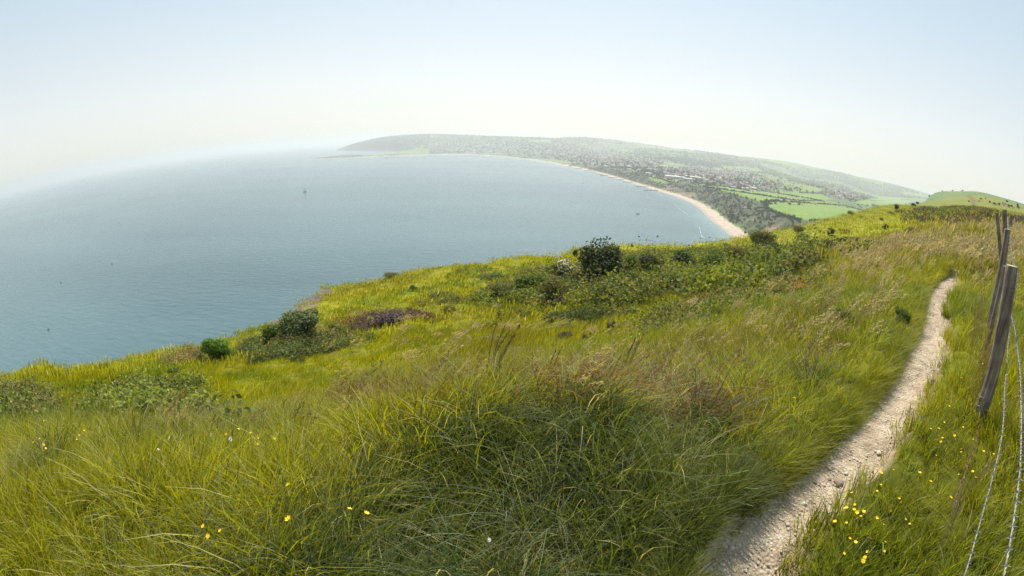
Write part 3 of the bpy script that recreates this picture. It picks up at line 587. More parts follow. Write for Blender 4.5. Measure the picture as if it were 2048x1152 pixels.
RIDGE = [(1818,424),(1860,416),(1930,415),(1995,424),(2050,440),(2110,460),(2110,474),(2048,462),(1990,456),(1960,450),(1900,452),(1850,448),(1825,440)]
patch('gorse_scrub', 'dark green and brown gorse scrub covering the saddle before the green hill', 'scrub', RIDGE, 620, 1.3, 80, .20, [G2 * .7, G4 * .7, BR * .8, G2 * .7, G1 * .7], 30, gap=.46, kind='stuff', hgt=.42)
patch('scrub_patch', 'twiggy purplish brown scrub at the top of the tan grass', 'scrub', [(1905,462),(1918,448),(1945,446),(1965,452),(1960,458),(1930,462)], 110, .55, 80, .08, [BR, PU, BR], 31, hgt=1.2)

# ------------------------------------------------------------------ grass: tufts set out over the hillside (one object each kind)
protos = {}
def tuft_mesh(name, mat, nb, rad, h, w, bend, seed, spread=.5, seg=4, tip=.12, droop=0.):
    rg = rs(seed); V = np.zeros((nb, (seg) * 2, 3)); var = np.zeros((nb, seg * 2)); F = []
    for k in range(nb):
        a = rg.uniform(0, 6.28); q = rad * math.sqrt(rg.rand()); bx, by = math.cos(a) * q, math.sin(a) * q
        la = a + rg.normal() * .6; lean = spread * rg.uniform(.2, 1.2); hh = h * rg.uniform(.5, 1.15); ww = w * rg.uniform(.7, 1.3)
        fa = rg.uniform(0, 6.28); vv = rg.rand(); bd = bend * rg.uniform(.5, 1.4)
        for j in range(seg):
            t_ = j / (seg - 1); hx = hh * (t_ - droop * t_ ** 3); off = lean * hh * t_ ** 2; wx = bd * hh * t_ ** 2.2
            cx = bx + math.cos(la) * off + wx; cy_ = by + math.sin(la) * off; wv = ww * (1 - t_ * (1 - tip)) / 2
            V[k, j * 2] = (cx - math.cos(fa) * wv, cy_ - math.sin(fa) * wv, hx - .03); V[k, j * 2 + 1] = (cx + math.cos(fa) * wv, cy_ + math.sin(fa) * wv, hx - .03)
            var[k, j * 2:j * 2 + 2] = min(vv + .1 * t_ * (vv < .8), 1)
    b = np.arange(nb)[:, None] * seg * 2
    for j in range(seg - 1): F.append(np.stack([b[:, 0] + j * 2, b[:, 0] + j * 2 + 1, b[:, 0] + j * 2 + 3, b[:, 0] + j * 2 + 2], 1))
    return with_var(mesh_np(name, V.reshape(-1, 3), np.concatenate(F), mat, True), var.ravel())
def stalk_mesh(name, mat, ns, rad, h, bend, seed, head=.14, hw=.012, open_=.03, nsp=26):
    """thin culms that end in a seed head of many small spikelets"""
    rg = rs(seed); VV = []; FF = []; var = []; b0 = 0
    for k in range(ns):
        a = rg.uniform(0, 6.28); q = rad * math.sqrt(rg.rand()); p0 = np.array([math.cos(a) * q, math.sin(a) * q, 0]); hh = h * rg.uniform(.7, 1.15); bd = bend * rg.uniform(.6, 1.4); la = rg.normal() * .35
        T_ = np.linspace(0, 1, 6); P = np.stack([p0[0] + math.cos(la) * bd * hh * T_ ** 2.2, p0[1] + math.sin(la) * bd * hh * T_ ** 2.2, hh * (T_ - .18 * bd * T_ ** 3)], 1)
        w = .0022
        for dv in ((w, 0, 0), (0, w, 0)):
            d_ = np.array(dv); V = np.stack([P - d_, P + d_], 1).reshape(-1, 3); i = np.arange(5); VV.append(V); FF.append(np.stack([i * 2, i * 2 + 1, i * 2 + 3, i * 2 + 2], 1) + b0); b0 += 12; var += [.35] * 12
        tt = rg.uniform(1 - head / h, 1.0, nsp); C_ = np.stack([np.interp(tt, T_, P[:, i]) for i in range(3)], 1) + rg.normal(size=(nsp, 3)) * open_ * (1.15 - tt)[:, None] * h / head * .35
        tan = (P[5] - P[4]); tan /= np.linalg.norm(tan); D = rg.normal(size=(nsp, 3)); D -= tan * (D @ tan)[:, None]; D /= np.linalg.norm(D, axis=1)[:, None]; L = hw * rg.uniform(.8, 1.5, nsp)[:, None]
        ax = tan + rg.normal(size=(nsp, 3)) * .25
        V = np.stack([C_ - ax * L, C_ + D * L * .35, C_ + ax * L, C_ - D * L * .35], 1).reshape(-1, 3); VV.append(V); FF.append(np.arange(nsp * 4).reshape(-1, 4) + b0); b0 += nsp * 4; var += list(np.repeat(rg.uniform(.6, 1, nsp), 4))
    return with_var(mesh_np(name, np.concatenate(VV), np.concatenate(FF), mat, False), var)
m_grass = leafmat('grass_blade', attr='tint', atype='INSTANCER', trans=.5, vary=.6, gloss=.022, straw=.95)
m_seed = leafmat('seed_grass', attr='tint', atype='INSTANCER', trans=.35, vary=.3)
def gn_scatter(name, protos_, P, rot, scl, idx, tn, label, kind='stuff', cat='grass'):
    col_ = bpy.data.collections.new(name + '_kinds')
    for i, me in enumerate(protos_): col_.objects.link(bpy.data.objects.new('%s_kind_%02d' % (name, i), me))
    me = bpy.data.meshes.new(name); me.vertices.add(len(P)); me.vertices.foreach_set('co', np.asarray(P, np.float32).ravel())
    for nm, ty, arr, key in (('rot', 'FLOAT_VECTOR', rot, 'vector'), ('scl', 'FLOAT_VECTOR', scl, 'vector'), ('idx', 'INT', idx, 'value'), ('tint', 'FLOAT_VECTOR', tn, 'vector')):
        a = me.attributes.new(nm, ty, 'POINT'); a.data.foreach_set(key, np.asarray(arr, np.int32 if ty == 'INT' else np.float32).ravel())
    o = link(name, me); ng = bpy.data.node_groups.new(name, 'GeometryNodeTree'); ng.interface.new_socket('Geometry', in_out='INPUT', socket_type='NodeSocketGeometry'); ng.interface.new_socket('Geometry', in_out='OUTPUT', socket_type='NodeSocketGeometry')
    gi = ng.nodes.new('NodeGroupInput'); go = ng.nodes.new('NodeGroupOutput'); ip = ng.nodes.new('GeometryNodeInstanceOnPoints'); ci = ng.nodes.new('GeometryNodeCollectionInfo'); ci.inputs[0].default_value = col_; ci.inputs[1].default_value = True; ci.inputs[2].default_value = True
    def na(nm, dt): n = ng.nodes.new('GeometryNodeInputNamedAttribute'); n.data_type = dt; n.inputs[0].default_value = nm; return n.outputs[0]
    ng.links.new(gi.outputs[0], ip.inputs['Points']); ng.links.new(ci.outputs[0], ip.inputs['Instance']); ip.inputs['Pick Instance'].default_value = True
    ng.links.new(na('idx', 'INT'), ip.inputs['Instance Index']); e2r = ng.nodes.new('FunctionNodeEulerToRotation'); ng.links.new(na('rot', 'FLOAT_VECTOR'), e2r.inputs[0]); ng.links.new(e2r.outputs[0], ip.inputs['Rotation']); ng.links.new(na('scl', 'FLOAT_VECTOR'), ip.inputs['Scale'])
    ng.links.new(ip.outputs[0], go.inputs[0]); md = o.modifiers.new('scatter', 'NODES'); md.node_group = ng
    tag(o, label, cat, kind=kind); return o
def scatter(r0, r1, dens, seed, az0=-100, az1=100):
    rg = rs(seed); A = math.radians(az1 - az0) / 2 * (r1 * r1 - r0 * r0); n = int(A * dens); r = np.sqrt(rg.uniform(r0 * r0, r1 * r1, n)); a = np.radians(rg.uniform(az0, az1, n)); x, y = r * np.sin(a), r * np.cos(a)
    z = ground(x, y); R = np.exp(np.interp(np.degrees(a), _ra, _rr)); px, py = proj(np.stack([x, y, z], 1)); ok = (px > -160) & (px < WPX + 160) & (py < HPX + 260) & (r < R * 1.15)
    return x[ok], y[ok], z[ok], px[ok], py[ok]
S_P, S_R, S_S, S_I, S_T = [], [], [], [], []
near = [tuft_mesh('tuft', m_grass, 34, .085, .28, .0078, .24, 200 + i, .8, 5, .1, .15) for i in range(4)]
short = [tuft_mesh('tuft', m_grass, 38, .085, .13, .0062, .12, 210 + i, .7, 4, .1) for i in range(3)]
arch = [tuft_mesh('tuft', m_grass, 48, .10, .52, .0085, .45, 220 + i, .95, 7, .08, .42) for i in range(3)]
midt = [tuft_mesh('tuft', m_grass, 50, .30, .30, .019, .4, 230 + i, .4, 4, .1, .1) for i in range(3)]
fart = [tuft_mesh('tuft', m_grass, 60, .9, .30, .050, .35, 240 + i, .35, 3, .1) for i in range(3)]
vfar = [tuft_mesh('tuft', m_grass, 70, 2.6, .34, .085, .3, 250 + i, .3, 3, .1) for i in range(2)]
weed = [tuft_mesh('tuft', m_grass, 11, .05, .13, .022, .1, 260 + i, 1.1, 5, .25, .3) for i in range(2)]
ALLT = near + short + arch + midt + fart + vfar + weed; OFF = dict(near=0, short=4, arch=7, mid=10, far=13, vfar=16, weed=18)
def put(x, y, z, kind, n, sc_, tn, seed, wind=.5):
    wind = dict(near=1.1, arch=1.6, short=2., weed=3.).get(kind, wind); rg = rs(seed); m = len(x); S_P.append(np.stack([x, y, z], 1)); S_R.append(np.stack([rg.normal(size=m) * .1, rg.normal(size=m) * .1, rg.normal(size=m) * wind - .2], 1))
    s = sc_ * rg.uniform(.75, 1.25, m); S_S.append(np.stack([s ** .5, s ** .5, s], 1) if kind in ('mid', 'far', 'vfar') else np.stack([s, s, s], 1)); S_I.append(OFF[kind] + rg.randint(0, n, m)); S_T.append(tn * rg.uniform(.78, 1.22, (m, 1)))
# right of the path the sward is grazed short, left of it it stands tall and hangs over the edge
for r0, r1, dn in ((.5, 2.2, 150), (2.2, 4.5, 95), (4.5, 9.5, 60)):
    x, y, z, px, py = scatter(r0, r1, dn, int(r0 * 100)); p = path_dist(x, y); rg = rs(int(r0 * 10) + 1); edge = 1.04 + .22 * (fbm(x * 6, y * 6, 71, 2) - .5) * 2
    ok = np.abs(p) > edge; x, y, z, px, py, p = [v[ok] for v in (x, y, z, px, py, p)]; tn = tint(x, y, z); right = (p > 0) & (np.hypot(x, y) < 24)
    hm_ = .55 + .95 * fbm(x * 1.1, y * 1.1, 81, 3); bank = (~right) & (np.abs(p) < 3)
    rr = right; h_ = np.where(px > 1990, 1.25, .9) * hm_
    put(x[rr], y[rr], z[rr], 'short', 3, (h_ * 1.15)[rr], tn[rr] * .95, 1)
    l_ = ~rr; hs = hm_ * np.where(bank, np.clip(.45 + (np.hypot(x, y) - 1.4) * .2, .45, .72), 1.0); put(x[l_], y[l_], z[l_], 'near', 4, hs[l_], tn[l_], 2)
    wk = (rs(77).rand(len(x)) < .07) & (np.abs(p) > 1.7); put(x[wk], y[wk], z[wk], 'weed', 2, hm_[wk] * np.where(right[wk], .8, 1.5), np.tile([.10, .17, .02], (wk.sum(), 1)), 4)
    far_r = rr & ((p > 5) | (np.hypot(x, y) > 6)); rgk = rs(9).rand(len(x)) < .5; q = far_r & rgk; put(x[q], y[q], z[q], 'near', 4, hm_[q] * .9, tn[q], 3)
# overhanging fringe on the left lip of the path
rg = rs(12); k = rg.randint(0, len(PF), 2600); sd_ = rg.uniform(-1.65, -1.12, 2600); x = PF[k, 0] + Nn[k, 0] * sd_ * PFW[k]; y = PF[k, 1] + Nn[k, 1] * sd_ * PFW[k]; z = ground(x, y) + .01
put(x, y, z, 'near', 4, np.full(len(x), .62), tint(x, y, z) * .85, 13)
# big arching tussocks in the foreground
x, y, z, px, py = scatter(1.0, 4.2, 26, 91, -80, 44); p = path_dist(x, y); k = ((fbm(x * 1.6, y * 1.6, 83, 3) > .56) | (inpoly(px, py, TUSS) & (fbm(x * 1.6, y * 1.6, 83, 3) > .40))) & (p < -3.2)
x, y, z = x[k], y[k], z[k]; g_ = (fbm(x * 3, y * 3, 84, 2) > .60)[:, None]; tn = np.where(g_, np.array([.30, .28, .11]), np.array([.055, .085, .018])); put(x, y, z, 'arch', 3, rs(3).uniform(.55, .95, len(x)), tn, 14)
for r0, r1, dn, kd, n_, sc_ in ((9, 20, 13, 'mid', 3, 1.0), (18, 50, 2.3, 'far', 3, 1.0), (45, 170, .24, 'vfar', 2, 1.0)):
    x, y, z, px, py = scatter(r0, r1, dn, int(r1)); ok = (np.abs(path_dist(x, y)) > 2.2) & ~(inpoly(px, py, KNOLL) & (rs(5).rand(len(x)) < .8)); x, y, z, px, py = [v[ok] for v in (x, y, z, px, py)]
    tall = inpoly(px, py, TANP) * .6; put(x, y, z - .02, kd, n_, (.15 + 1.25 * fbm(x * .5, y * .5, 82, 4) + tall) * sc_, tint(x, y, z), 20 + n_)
gn_scatter('grass', ALLT, np.concatenate(S_P), np.concatenate(S_R), np.concatenate(S_S), np.concatenate(S_I), np.concatenate(S_T), 'yellow green meadow grass covering the hillside')
# seeding grass stems
SK = [stalk_mesh('stalks', m_seed, 4, .10, .62, .55, 300 + i) for i in range(3)] + [stalk_mesh('stalks', m_seed, 3, .08, .75, .25, 310 + i, head=.2, open_=.045, nsp=40) for i in range(2)] + [stalk_mesh('stalks', m_seed, 14, .45, .60, .6, 320 + i, hw=.032, head=.2, open_=.05, nsp=14) for i in range(2)]
SP, SR, SS, SI, ST = [], [], [], [], []
def puts(x, y, z, ids, sc_, tn, seed, w=.35):
    rg = rs(seed); m = len(x); SP.append(np.stack([x, y, z], 1)); SR.append(np.stack([rg.normal(size=m) * .08, rg.normal(size=m) * .08, rg.normal(size=m) * w - .1], 1)); s = sc_ * rg.uniform(.7, 1.2, m); SS.append(np.stack([s, s, s], 1)); SI.append(np.array(ids)[rg.randint(0, len(ids), m)]); ST.append(tn * rg.uniform(.7, 1.2, (m, 1)))
SEEDT = np.array([.40, .32, .18]); SEEDD = np.array([.13, .085, .055])
x, y, z, px, py = scatter(2.2, 7, 4.5, 401); p = path_dist(x, y); k = (p < -4) & (py < 900) & (fbm(x * .8, y * .8, 85, 3) > .42) & (px > 250); puts(x[k], y[k], z[k], [0, 1, 2], .8, np.where(rs(1).rand(k.sum(), 1) < .5, SEEDT, SEEDD * 1.4), 31)
x, y, z, px, py = scatter(4, 14, 5, 402); p = path_dist(x, y); k = (((px > 1420) & (p < -2)) | (py < 620)) & (np.abs(p) > 2.2) & (fbm(x * .5, y * .5, 86, 3) > .38); puts(x[k], y[k], z[k], [0, 1, 2], .85, SEEDT, 32)
x, y, z, px, py = scatter(9, 36, 3.2, 403, 20, 100); tn_ = inpoly(px, py, TANP) & (np.abs(path_dist(x, y)) > 2.2); puts(x[tn_], y[tn_], z[tn_], [5, 6], 1.0, SEEDT * .95, 33)
x, y, z, px, py = scatter(9, 30, .22, 404, -60, 60); k = (px > 600) & (px < 1750) & (py > 620); puts(x[k], y[k], z[k], [5, 6], .8, SEEDT, 34)
x, y, z, px, py = scatter(1.8, 6, 38, 405, -35, 45); k = inpoly(px, py, RUSTB) & (path_dist(x, y) < -2.5); puts(x[k], y[k], z[k], [0, 1, 2], .5, np.array([.21, .115, .045]), 35, .9)
gn_scatter('seed_grass', SK, np.concatenate(SP), np.concatenate(SR), np.concatenate(SS), np.concatenate(SI), np.concatenate(ST), 'tan seed heads of tall grass leaning in the wind', cat='seeding grass')
# single taller dark panicles that stand out against the slope
SD = [stalk_mesh('panicle', leafmat('panicle', SEEDD_, trans=.2), ns, .05, .8, .22, 330 + i, head=.22, open_=.022, nsp=30, hw=.0075) for i, (ns, SEEDD_) in enumerate(((6, (.10, .06, .05)), (4, (.12, .075, .05)), (7, (.42, .36, .24))))]
for k, (a, b_, r_, i_, s_, lab) in enumerate([(975, 790, 3.6, 0, 1.05, 'clump of dark feathery seed heads rising highest in mid picture'), (1090, 800, 3.4, 1, .7, 'small clump of dark seed heads right of the highest clump'), (955, 800, 3.3, 1, .55, 'short dark seed stems left of the highest clump'), (1240, 790, 3.2, 1, .75, 'dark bent seed stems standing before the purplish bushes'),
        (1345, 800, 3.4, 2, .6, 'bleached cream seed heads hanging in the green grass left of the path'), (1320, 830, 3.0, 2, .45, 'shorter bleached seed heads just below the larger cream bunch'), (940, 830, 3.0, 2, .42, 'pale drooping seed heads at the top of the foreground tussock'), (905, 840, 2.9, 2, .3, 'tiny pale drooping seed head left of the pair on the tussock'), (1100, 905, 2.4, 2, .3, 'lone cream seed head in the dark foreground tussock'), (700, 850, 3.6, 1, .6, 'reddish thin seed stems at the left of the foreground tussock')]):
    az_, _ = azel(a, b_); x_, y_ = r_ * math.sin(math.radians(az_)), r_ * math.cos(math.radians(az_)); z_ = float(ground(np.array([x_]), np.array([y_]))[0])
    o = link('seed_head_clump', SD[i_], None, (x_, y_, z_)); o.scale = (s_, s_, s_); tag(o, lab, 'seeding grass')
# ------------------------------------------------------------------ stones on the path
m_stone = simple('chalk_stone', (.56, .49, .40), .9, 30, .3, bump=.4); m_flint = simple('flint_stone', (.26, .18, .14), .8, 30, .4, bump=.4)
def stone_mesh(name, mat, seed, flat=.55):
    import bmesh
    bm = bmesh.new(); bmesh.ops.create_icosphere(bm, subdivisions=2, radius=.5); rg = rs(seed)
    for v_ in bm.verts:
        c_ = v_.co; n_ = .72 + .5 * float(fbm(np.array(c_.x * 2.2 + seed), np.array(c_.y * 2.2 + c_.z * 3), seed, 3)); c_ *= n_; c_.x *= 1.25; c_.z *= flat
        for nx in ((.8, .3, .5), (-.6, .5, .6), (.1, -.9, .4)):
            nv = Vector(nx).normalized(); dd = c_.dot(nv) - .36
            if dd > 0: c_ -= nv * dd * .8
    me = bpy.data.meshes.new(name); bm.to_mesh(me); bm.free(); me.materials.append(mat); return me
ST_ = [stone_mesh('stone', m_stone, i) for i in range(4)] + [stone_mesh('stone', m_flint, 9)]
rg = rs(77); n = 11000; k = rg.randint(0, len(PF), n); s = np.clip(rg.normal(0, .55, n), -1.15, 1.15); x = PF[k, 0] + Nn[k, 0] * s * PFW[k]; y = PF[k, 1] + Nn[k, 1] * s * PFW[k]; z = ground(x, y) + .014; sz = .003 + .017 * rg.rand(n) ** 3.6
gn_scatter('gravel', ST_, np.stack([x, y, z], 1), rg.uniform(0, 6, (n, 3)) * np.array([.06, .06, 1]), np.repeat(sz[:, None], 3, 1) * rg.uniform(.7, 1.3, (n, 3)), np.where(rg.rand(n) < .97, rg.randint(0, 4, n), 4), np.ones((n, 3)), 'pale chalk pebbles strewn on the path', cat='gravel')
for a, b_, w_, i_, lab in [(1676, 969, 26, 4, 'largest reddish brown rock lying on the path'), (1659, 960, 10, 4, 'small brown stone just left of the largest rock'), (1630, 966, 10, 4, 'grey brown stone further left of the largest rock'), (1692, 948, 11, 0, 'cream stone behind the largest rock'), (1757, 908, 13, 1, 'white stone at the right edge of the path'), (1575, 1050, 11, 2, 'round white stone in the middle of the path low in the photo'), (1608, 1010, 15, 3, 'flat pale stone below the largest rock'), (1750, 831, 12, 0, 'flat pale slab high on the path near its left edge'), (1738, 853, 11, 1, 'pale stone by the left edge of the path, below a flat slab'), (1462, 1098, 16, 3, 'broad pale stone at the bottom left of the path'), (1866, 762, 10, 4, 'brown stone at the right edge of the far path'), (1868, 610, 5, 4, 'small dark stone on the distant bend of the path')]:
    p, r_ = hit(a, b_, fn=lambda x, y: ground(x, y) + .012, n=3000); W_ = span(a, b_, w_) * (p - Vector((0, 0, EYE))).length
    o = link('stone', ST_[i_], None, (p.x, p.y, p.z + W_ * .12)); o.scale = (W_ * .85,) * 3; o.rotation_euler = (0, 0, a); tag(o, lab, 'stone')
# ------------------------------------------------------------------ far trees, hedges, houses
m_crown = leafmat('tree_crown', attr='tint', atype='INSTANCER', trans=.2, vary=.45, gloss=0)
m_crown1 = leafmat('tree_leaf', (.050, .072, .022), trans=.2, vary=.45, gloss=0); m_crown2 = leafmat('tree_leaf_pale', (.075, .10, .03), trans=.2, vary=.45, gloss=0)
def crown_v(n, size, seed, trunk=True):
    rg = rs(seed); L = lobes(rg, 7); P = []; D = []
    for k in range(n):
        l = L[rg.randint(len(L))]; d = rg.normal(size=3); d /= np.linalg.norm(d); p = np.array(l[:3]) + d * l[3] * rg.uniform(.7, 1.05); p[2] = max(p[2], .08); P.append(p); D.append(d)
    V, F = leaves(np.array(P), np.array(D), size, rg, .9); return V, F, np.repeat(rg.uniform(0, 1, n), 4)
CV = [crown_v(230, .085, 600 + i) for i in range(4)]
crowns = [with_var(mesh_np('crown', V, F, m_crown, False), v_) for V, F, v_ in CV]
ctree = [with_var(mesh_np('tree', V * [1, 1, .95] + [0, 0, .05], F, mm, False), v_) for (V, F, v_), mm in zip(CV, (m_crown1, m_crown2, m_crown1, m_crown2))]
def land_pts(n, seed, a0, a1, r0, r1, power=1.):
    rg = rs(seed); a = np.radians(rg.uniform(a0, a1, n)); r = np.sqrt(rg.uniform(r0 * r0, r1 * r1, n)); x, y = r * np.sin(a), r * np.cos(a); z, d, k, bw_ = land(x, y); px, py = proj(np.stack([x, y, z], 1)); return x, y, z, d, k, px, py, r
TX, TS, TH = [], [], []
def addt(x, y, z, s, hue): TX.append(np.stack([x, y, z], 1)); TS.append(s); TH.append(hue)
HU = np.array([.040, .060, .022])
x, y, z, d, k, px, py, r = land_pts(52000, 1, -24, 56, 700, 5600)
intown = np.zeros(len(x), bool)
for P in TOWN: intown |= inpoly(px, py, P)
bright = np.zeros(len(x), bool)
for P in BRIGHT: bright |= inpoly(px, py, P)
wd = fbm(x / 420, y / 420, 12, 4) > .50; hw_ = inpoly(px, py, [(660,305),(700,270),(860,270),(860,290),(800,298),(740,305)])
u = rs(2).rand(len(x)); keep = (d > 35) & ~bright & ((wd & (r > 1400) & (u < .40)) | (intown & (u < .30)) | (hw_ & (u < .9)) | (u < .008)) & (z > 3)
x, y, z, r = x[keep], y[keep], z[keep], r[keep]; s = rs(3).uniform(7, 15, len(x)); addt(x, y, z, s, HU * rs(4).uniform(.6, 1.7, (len(x), 1)) * np.array([1.1, 1, 1]))
# scrub over the undercliff
x, y, z, d, k, px, py, r = land_pts(26000, 5, 8, 46, 480, 1900); bare_ = np.clip((fbm(x / 38, y / 38, 90, 4) - .66) * 9, 0, 1)
bb_ = np.zeros(len(x), bool)
for P in BRIGHT: bb_ |= inpoly(px, py, P)
b3 = inpoly(px, py, [(1320,376),(1350,376),(1390,386),(1400,405),(1415,430),(1380,405)]) & (fbm(x / 22, y / 22, 91, 4) > .42)
keep = (k > .06) & (d < 190) & (d > 24) & ~bb_ & (bare_ < .25) & ~b3 & (fbm(x / 30, y / 30, 44, 3) > .30) & (rs(6).rand(len(x)) < np.clip(r / 900, .5, 1)); x, y, z, r = x[keep], y[keep], z[keep], r[keep]
addt(x, y, z - .5, rs(7).uniform(2.2, 6.5, len(x)), HU * rs(8).uniform(.8, 1.6, (len(x), 1)) * np.array([1.1, 1, 1]))
P_ = np.concatenate(TX); s_ = np.concatenate(TS); h_ = np.concatenate(TH); app = s_ / np.hypot(P_[:, 0], P_[:, 1]); big = (s_ > 7) & (np.hypot(P_[:, 0], P_[:, 1]) > 700); order = np.argsort(-np.where(big, app, 0))
ind = order[:150]; rest = np.setdiff1d(np.arange(len(P_)), ind); rg = rs(9)
gn_scatter('woodland', crowns, P_[rest] - [0, 0, .3], rg.uniform(0, 6.2, (len(rest), 3)) * [0, 0, 1], np.stack([s_[rest], s_[rest], s_[rest] * rg.uniform(.7, 1.0, len(rest))], 1), rg.randint(0, 4, len(rest)), h_[rest], 'hazy woods and scrub round the far town and the undercliff', cat='woodland')
for j, i in enumerate(ind):
    o = link('tree', ctree[j % 4], None, tuple(P_[i] - [0, 0, .3])); s = s_[i]; o.scale = (s, s, s * .9); o.rotation_euler = (0, 0, j * 2.1); tag(o, 'one of many rounded green trees dotted over the fields and the town edge', 'tree', 'trees among the fields and houses')
# hedgerows along the field edges
x, y, z, d, k, px, py, r = land_pts(110000, 10, -5, 54, 650, 4200); fi_, fe_ = fields(x, y)
br_ = np.zeros(len(x), bool)
for P in BRIGHT: br_ |= inpoly(px, py, P)
keep = (fe_ < 3.5) & (d > 150) & (r > 650) & ~br_; X1, Y1, Z1 = x[keep], y[keep], z[keep]
def hline(pts, n, seed):
    out = []
    for (a, b_), (c_, d_) in zip(pts[:-1], pts[1:]):
        for t_ in np.linspace(0, 1, n, endpoint=False):
            p, _ = hit(a + (c_ - a) * t_, b_ + (d_ - b_) * t_, fn=land, r0=400, r1=6000, n=900); out.append(tuple(p))
    return out
HL = []
for q_, pts in enumerate([[(1405,374),(1430,377),(1470,383),(1510,389),(1560,397),(1600,402),(1642,402)], [(1430,370),(1500,378),(1560,388),(1620,398),(1650,404)], [(1520,404),(1590,405),(1640,408),(1690,412),(1728,422)], [(1535,408),(1530,414),(1545,424),(1565,432),(1600,440)], [(1600,385),(1650,388),(1700,392),(1760,398)], [(1290,352),(1320,358),(1345,366)], [(1710,395),(1750,402),(1800,400),(1840,398)]]):
    HL += hline(pts, 26, q_)
HL = np.array(HL); HL[:, :2] += rs(1).normal(size=(len(HL), 2)) * 1.5
HP = np.concatenate([np.stack([X1, Y1, Z1], 1), HL]); n = len(HP); rg = rs(11); s = rg.uniform(3, 6.5, n)
gn_scatter('hedgerow', crowns, HP - [0, 0, .4], rg.uniform(0, 6.2, (n, 3)) * [0, 0, 1], np.stack([s * 1.3, s * 1.3, s * .8], 1), rg.randint(0, 4, n), HU * rg.uniform(.6, 1.3, (n, 1)), 'dark hedges between the fields of the valley', cat='hedge')
# houses
WALL = [simple('wall_white', (.46, .45, .43), .8), simple('wall_cream', (.55, .48, .38), .8), simple('wall_brick', (.33, .19, .14), .85), simple('wall_grey', (.42, .41, .40), .8)]
ROOF = [simple('roof_slate', (.15, .15, .17), .7), simple('roof_tile', (.24, .13, .09), .85), simple('roof_pale', (.42, .38, .34), .7)]
def house_mesh(w, l, h, rh, wm, rm, chim=True):
    me = bpy.data.meshes.new('house'); e = .35
    V = [(-w, -l, -1), (w, -l, -1), (w, l, -1), (-w, l, -1), (-w, -l, h), (w, -l, h), (w, l, h), (-w, l, h), (0, -l, h + rh), (0, l, h + rh)]
    F = [(0, 1, 5, 4), (2, 3, 7, 6), (1, 2, 6, 5), (3, 0, 4, 7), (4, 5, 8), (6, 7, 9)]; mi = [0] * 6
    b = len(V); sl = rh / w; V += [(-w - e, -l - e, h - e * sl + .05), (0, -l - e, h + rh + .08), (w + e, -l - e, h - e * sl + .05), (-w - e, l + e, h - e * sl + .05), (0, l + e, h + rh + .08), (w + e, l + e, h - e * sl + .05)]
    F += [(b, b + 1, b + 4, b + 3), (b + 1, b + 2, b + 5, b + 4)]; mi += [1, 1]
    def bx(c, d, m_):
        b = len(V)
        for zz in (-1, 1):
            for xx, yy in ((-1, -1), (1, -1), (1, 1), (-1, 1)): V.append((c[0] + xx * d[0], c[1] + yy * d[1], c[2] + zz * d[2]))
        for f in ((3, 2, 1, 0), (4, 5, 6, 7), (0, 1, 5, 4), (1, 2, 6, 5), (2, 3, 7, 6), (3, 0, 4, 7)): F.append(tuple(i + b for i in f)); mi.append(m_)
    if chim: bx((w * .35, l * .6, h + rh * .9), (.35, .45, 1.0), 0)
    for yy in np.linspace(-l * .65, l * .65, 3):
        for zz in (1.3, 3.9) if h > 4 else (1.3,):
            for sx_ in (-1, 1): bx((sx_ * w, yy, zz), (.06, .55, .6), 2)
    me.from_pydata(V, [], F); me.materials.append(wm); me.materials.append(rm); me.materials.append(m_glass); me.polygons.foreach_set('material_index', mi); me.update(); return me
m_glass = simple('window_glass', (.04, .05, .06), .2)
HM = [house_mesh(4, 5.5, 5.2, 2.6, WALL[0], ROOF[0]), house_mesh(4, 6, 5, 2.8, WALL[2], ROOF[1]), house_mesh(4.2, 5, 5.2, 2.4, WALL[1], ROOF[1]), house_mesh(3.8, 7, 2.8, 2.2, WALL[3], ROOF[0]), house_mesh(4.5, 6.5, 5.4, 2.8, WALL[0], ROOF[1]), house_mesh(4.5, 9, 3.2, 1.6, WALL[1], ROOF[2])]
x, y, z, d, k, px, py, r = land_pts(60000, 21, -22, 52, 900, 4700); inT = np.zeros(len(x), int)
for q_, P in enumerate(TOWN): inT[inpoly(px, py, P)] = q_ + 1
pr = np.select([inT == 1, inT == 2, inT == 3, inT == 4, inT == 5], [.09, .13, .25, .10, .12], 0) * np.where(fbm(x / 140, y / 140, 66, 3) > .42, 1.3, .25)
keep = (rs(22).rand(len(x)) < pr) & (d > 30) & (z > 3); x, y, z, r, inT = x[keep], y[keep], z[keep], r[keep], inT[keep]
# keep them apart
used = set(); sel = []
for i in np.argsort(r):
    c_ = (int(x[i] // 17), int(y[i] // 17))
    if c_ in used: continue
    used.add(c_); sel.append(i)
sel = np.array(sel); rg = rs(23); rz = np.round(rg.uniform(0, 4, len(sel))) * .785 + fbm(x[sel] / 200, y[sel] / 200, 5) * 2; mi_ = rg.randint(0, 6, len(sel)); nI = 250
for j, i in enumerate(sel[:nI]):
    o = link('house', HM[mi_[j]], None, (x[i], y[i], z[i])); o.rotation_euler = (0, 0, rz[j])
    tag(o, 'one of many small pitched roof houses in the town beyond the beach' if inT[i] != 3 else 'one of the few farm village houses among trees beyond the green fields', 'house', 'houses of the seaside town' if inT[i] != 3 else 'houses of the small village')
i = sel[nI:]; n = len(i)
gn_scatter('distant_houses', HM, np.stack([x[i], y[i], z[i]], 1), np.stack([0 * x[i], 0 * x[i], rz[nI:]], 1), np.ones((n, 3)), mi_[nI:], np.ones((n, 3)), 'hazy mass of far houses rising behind the town', cat='houses')
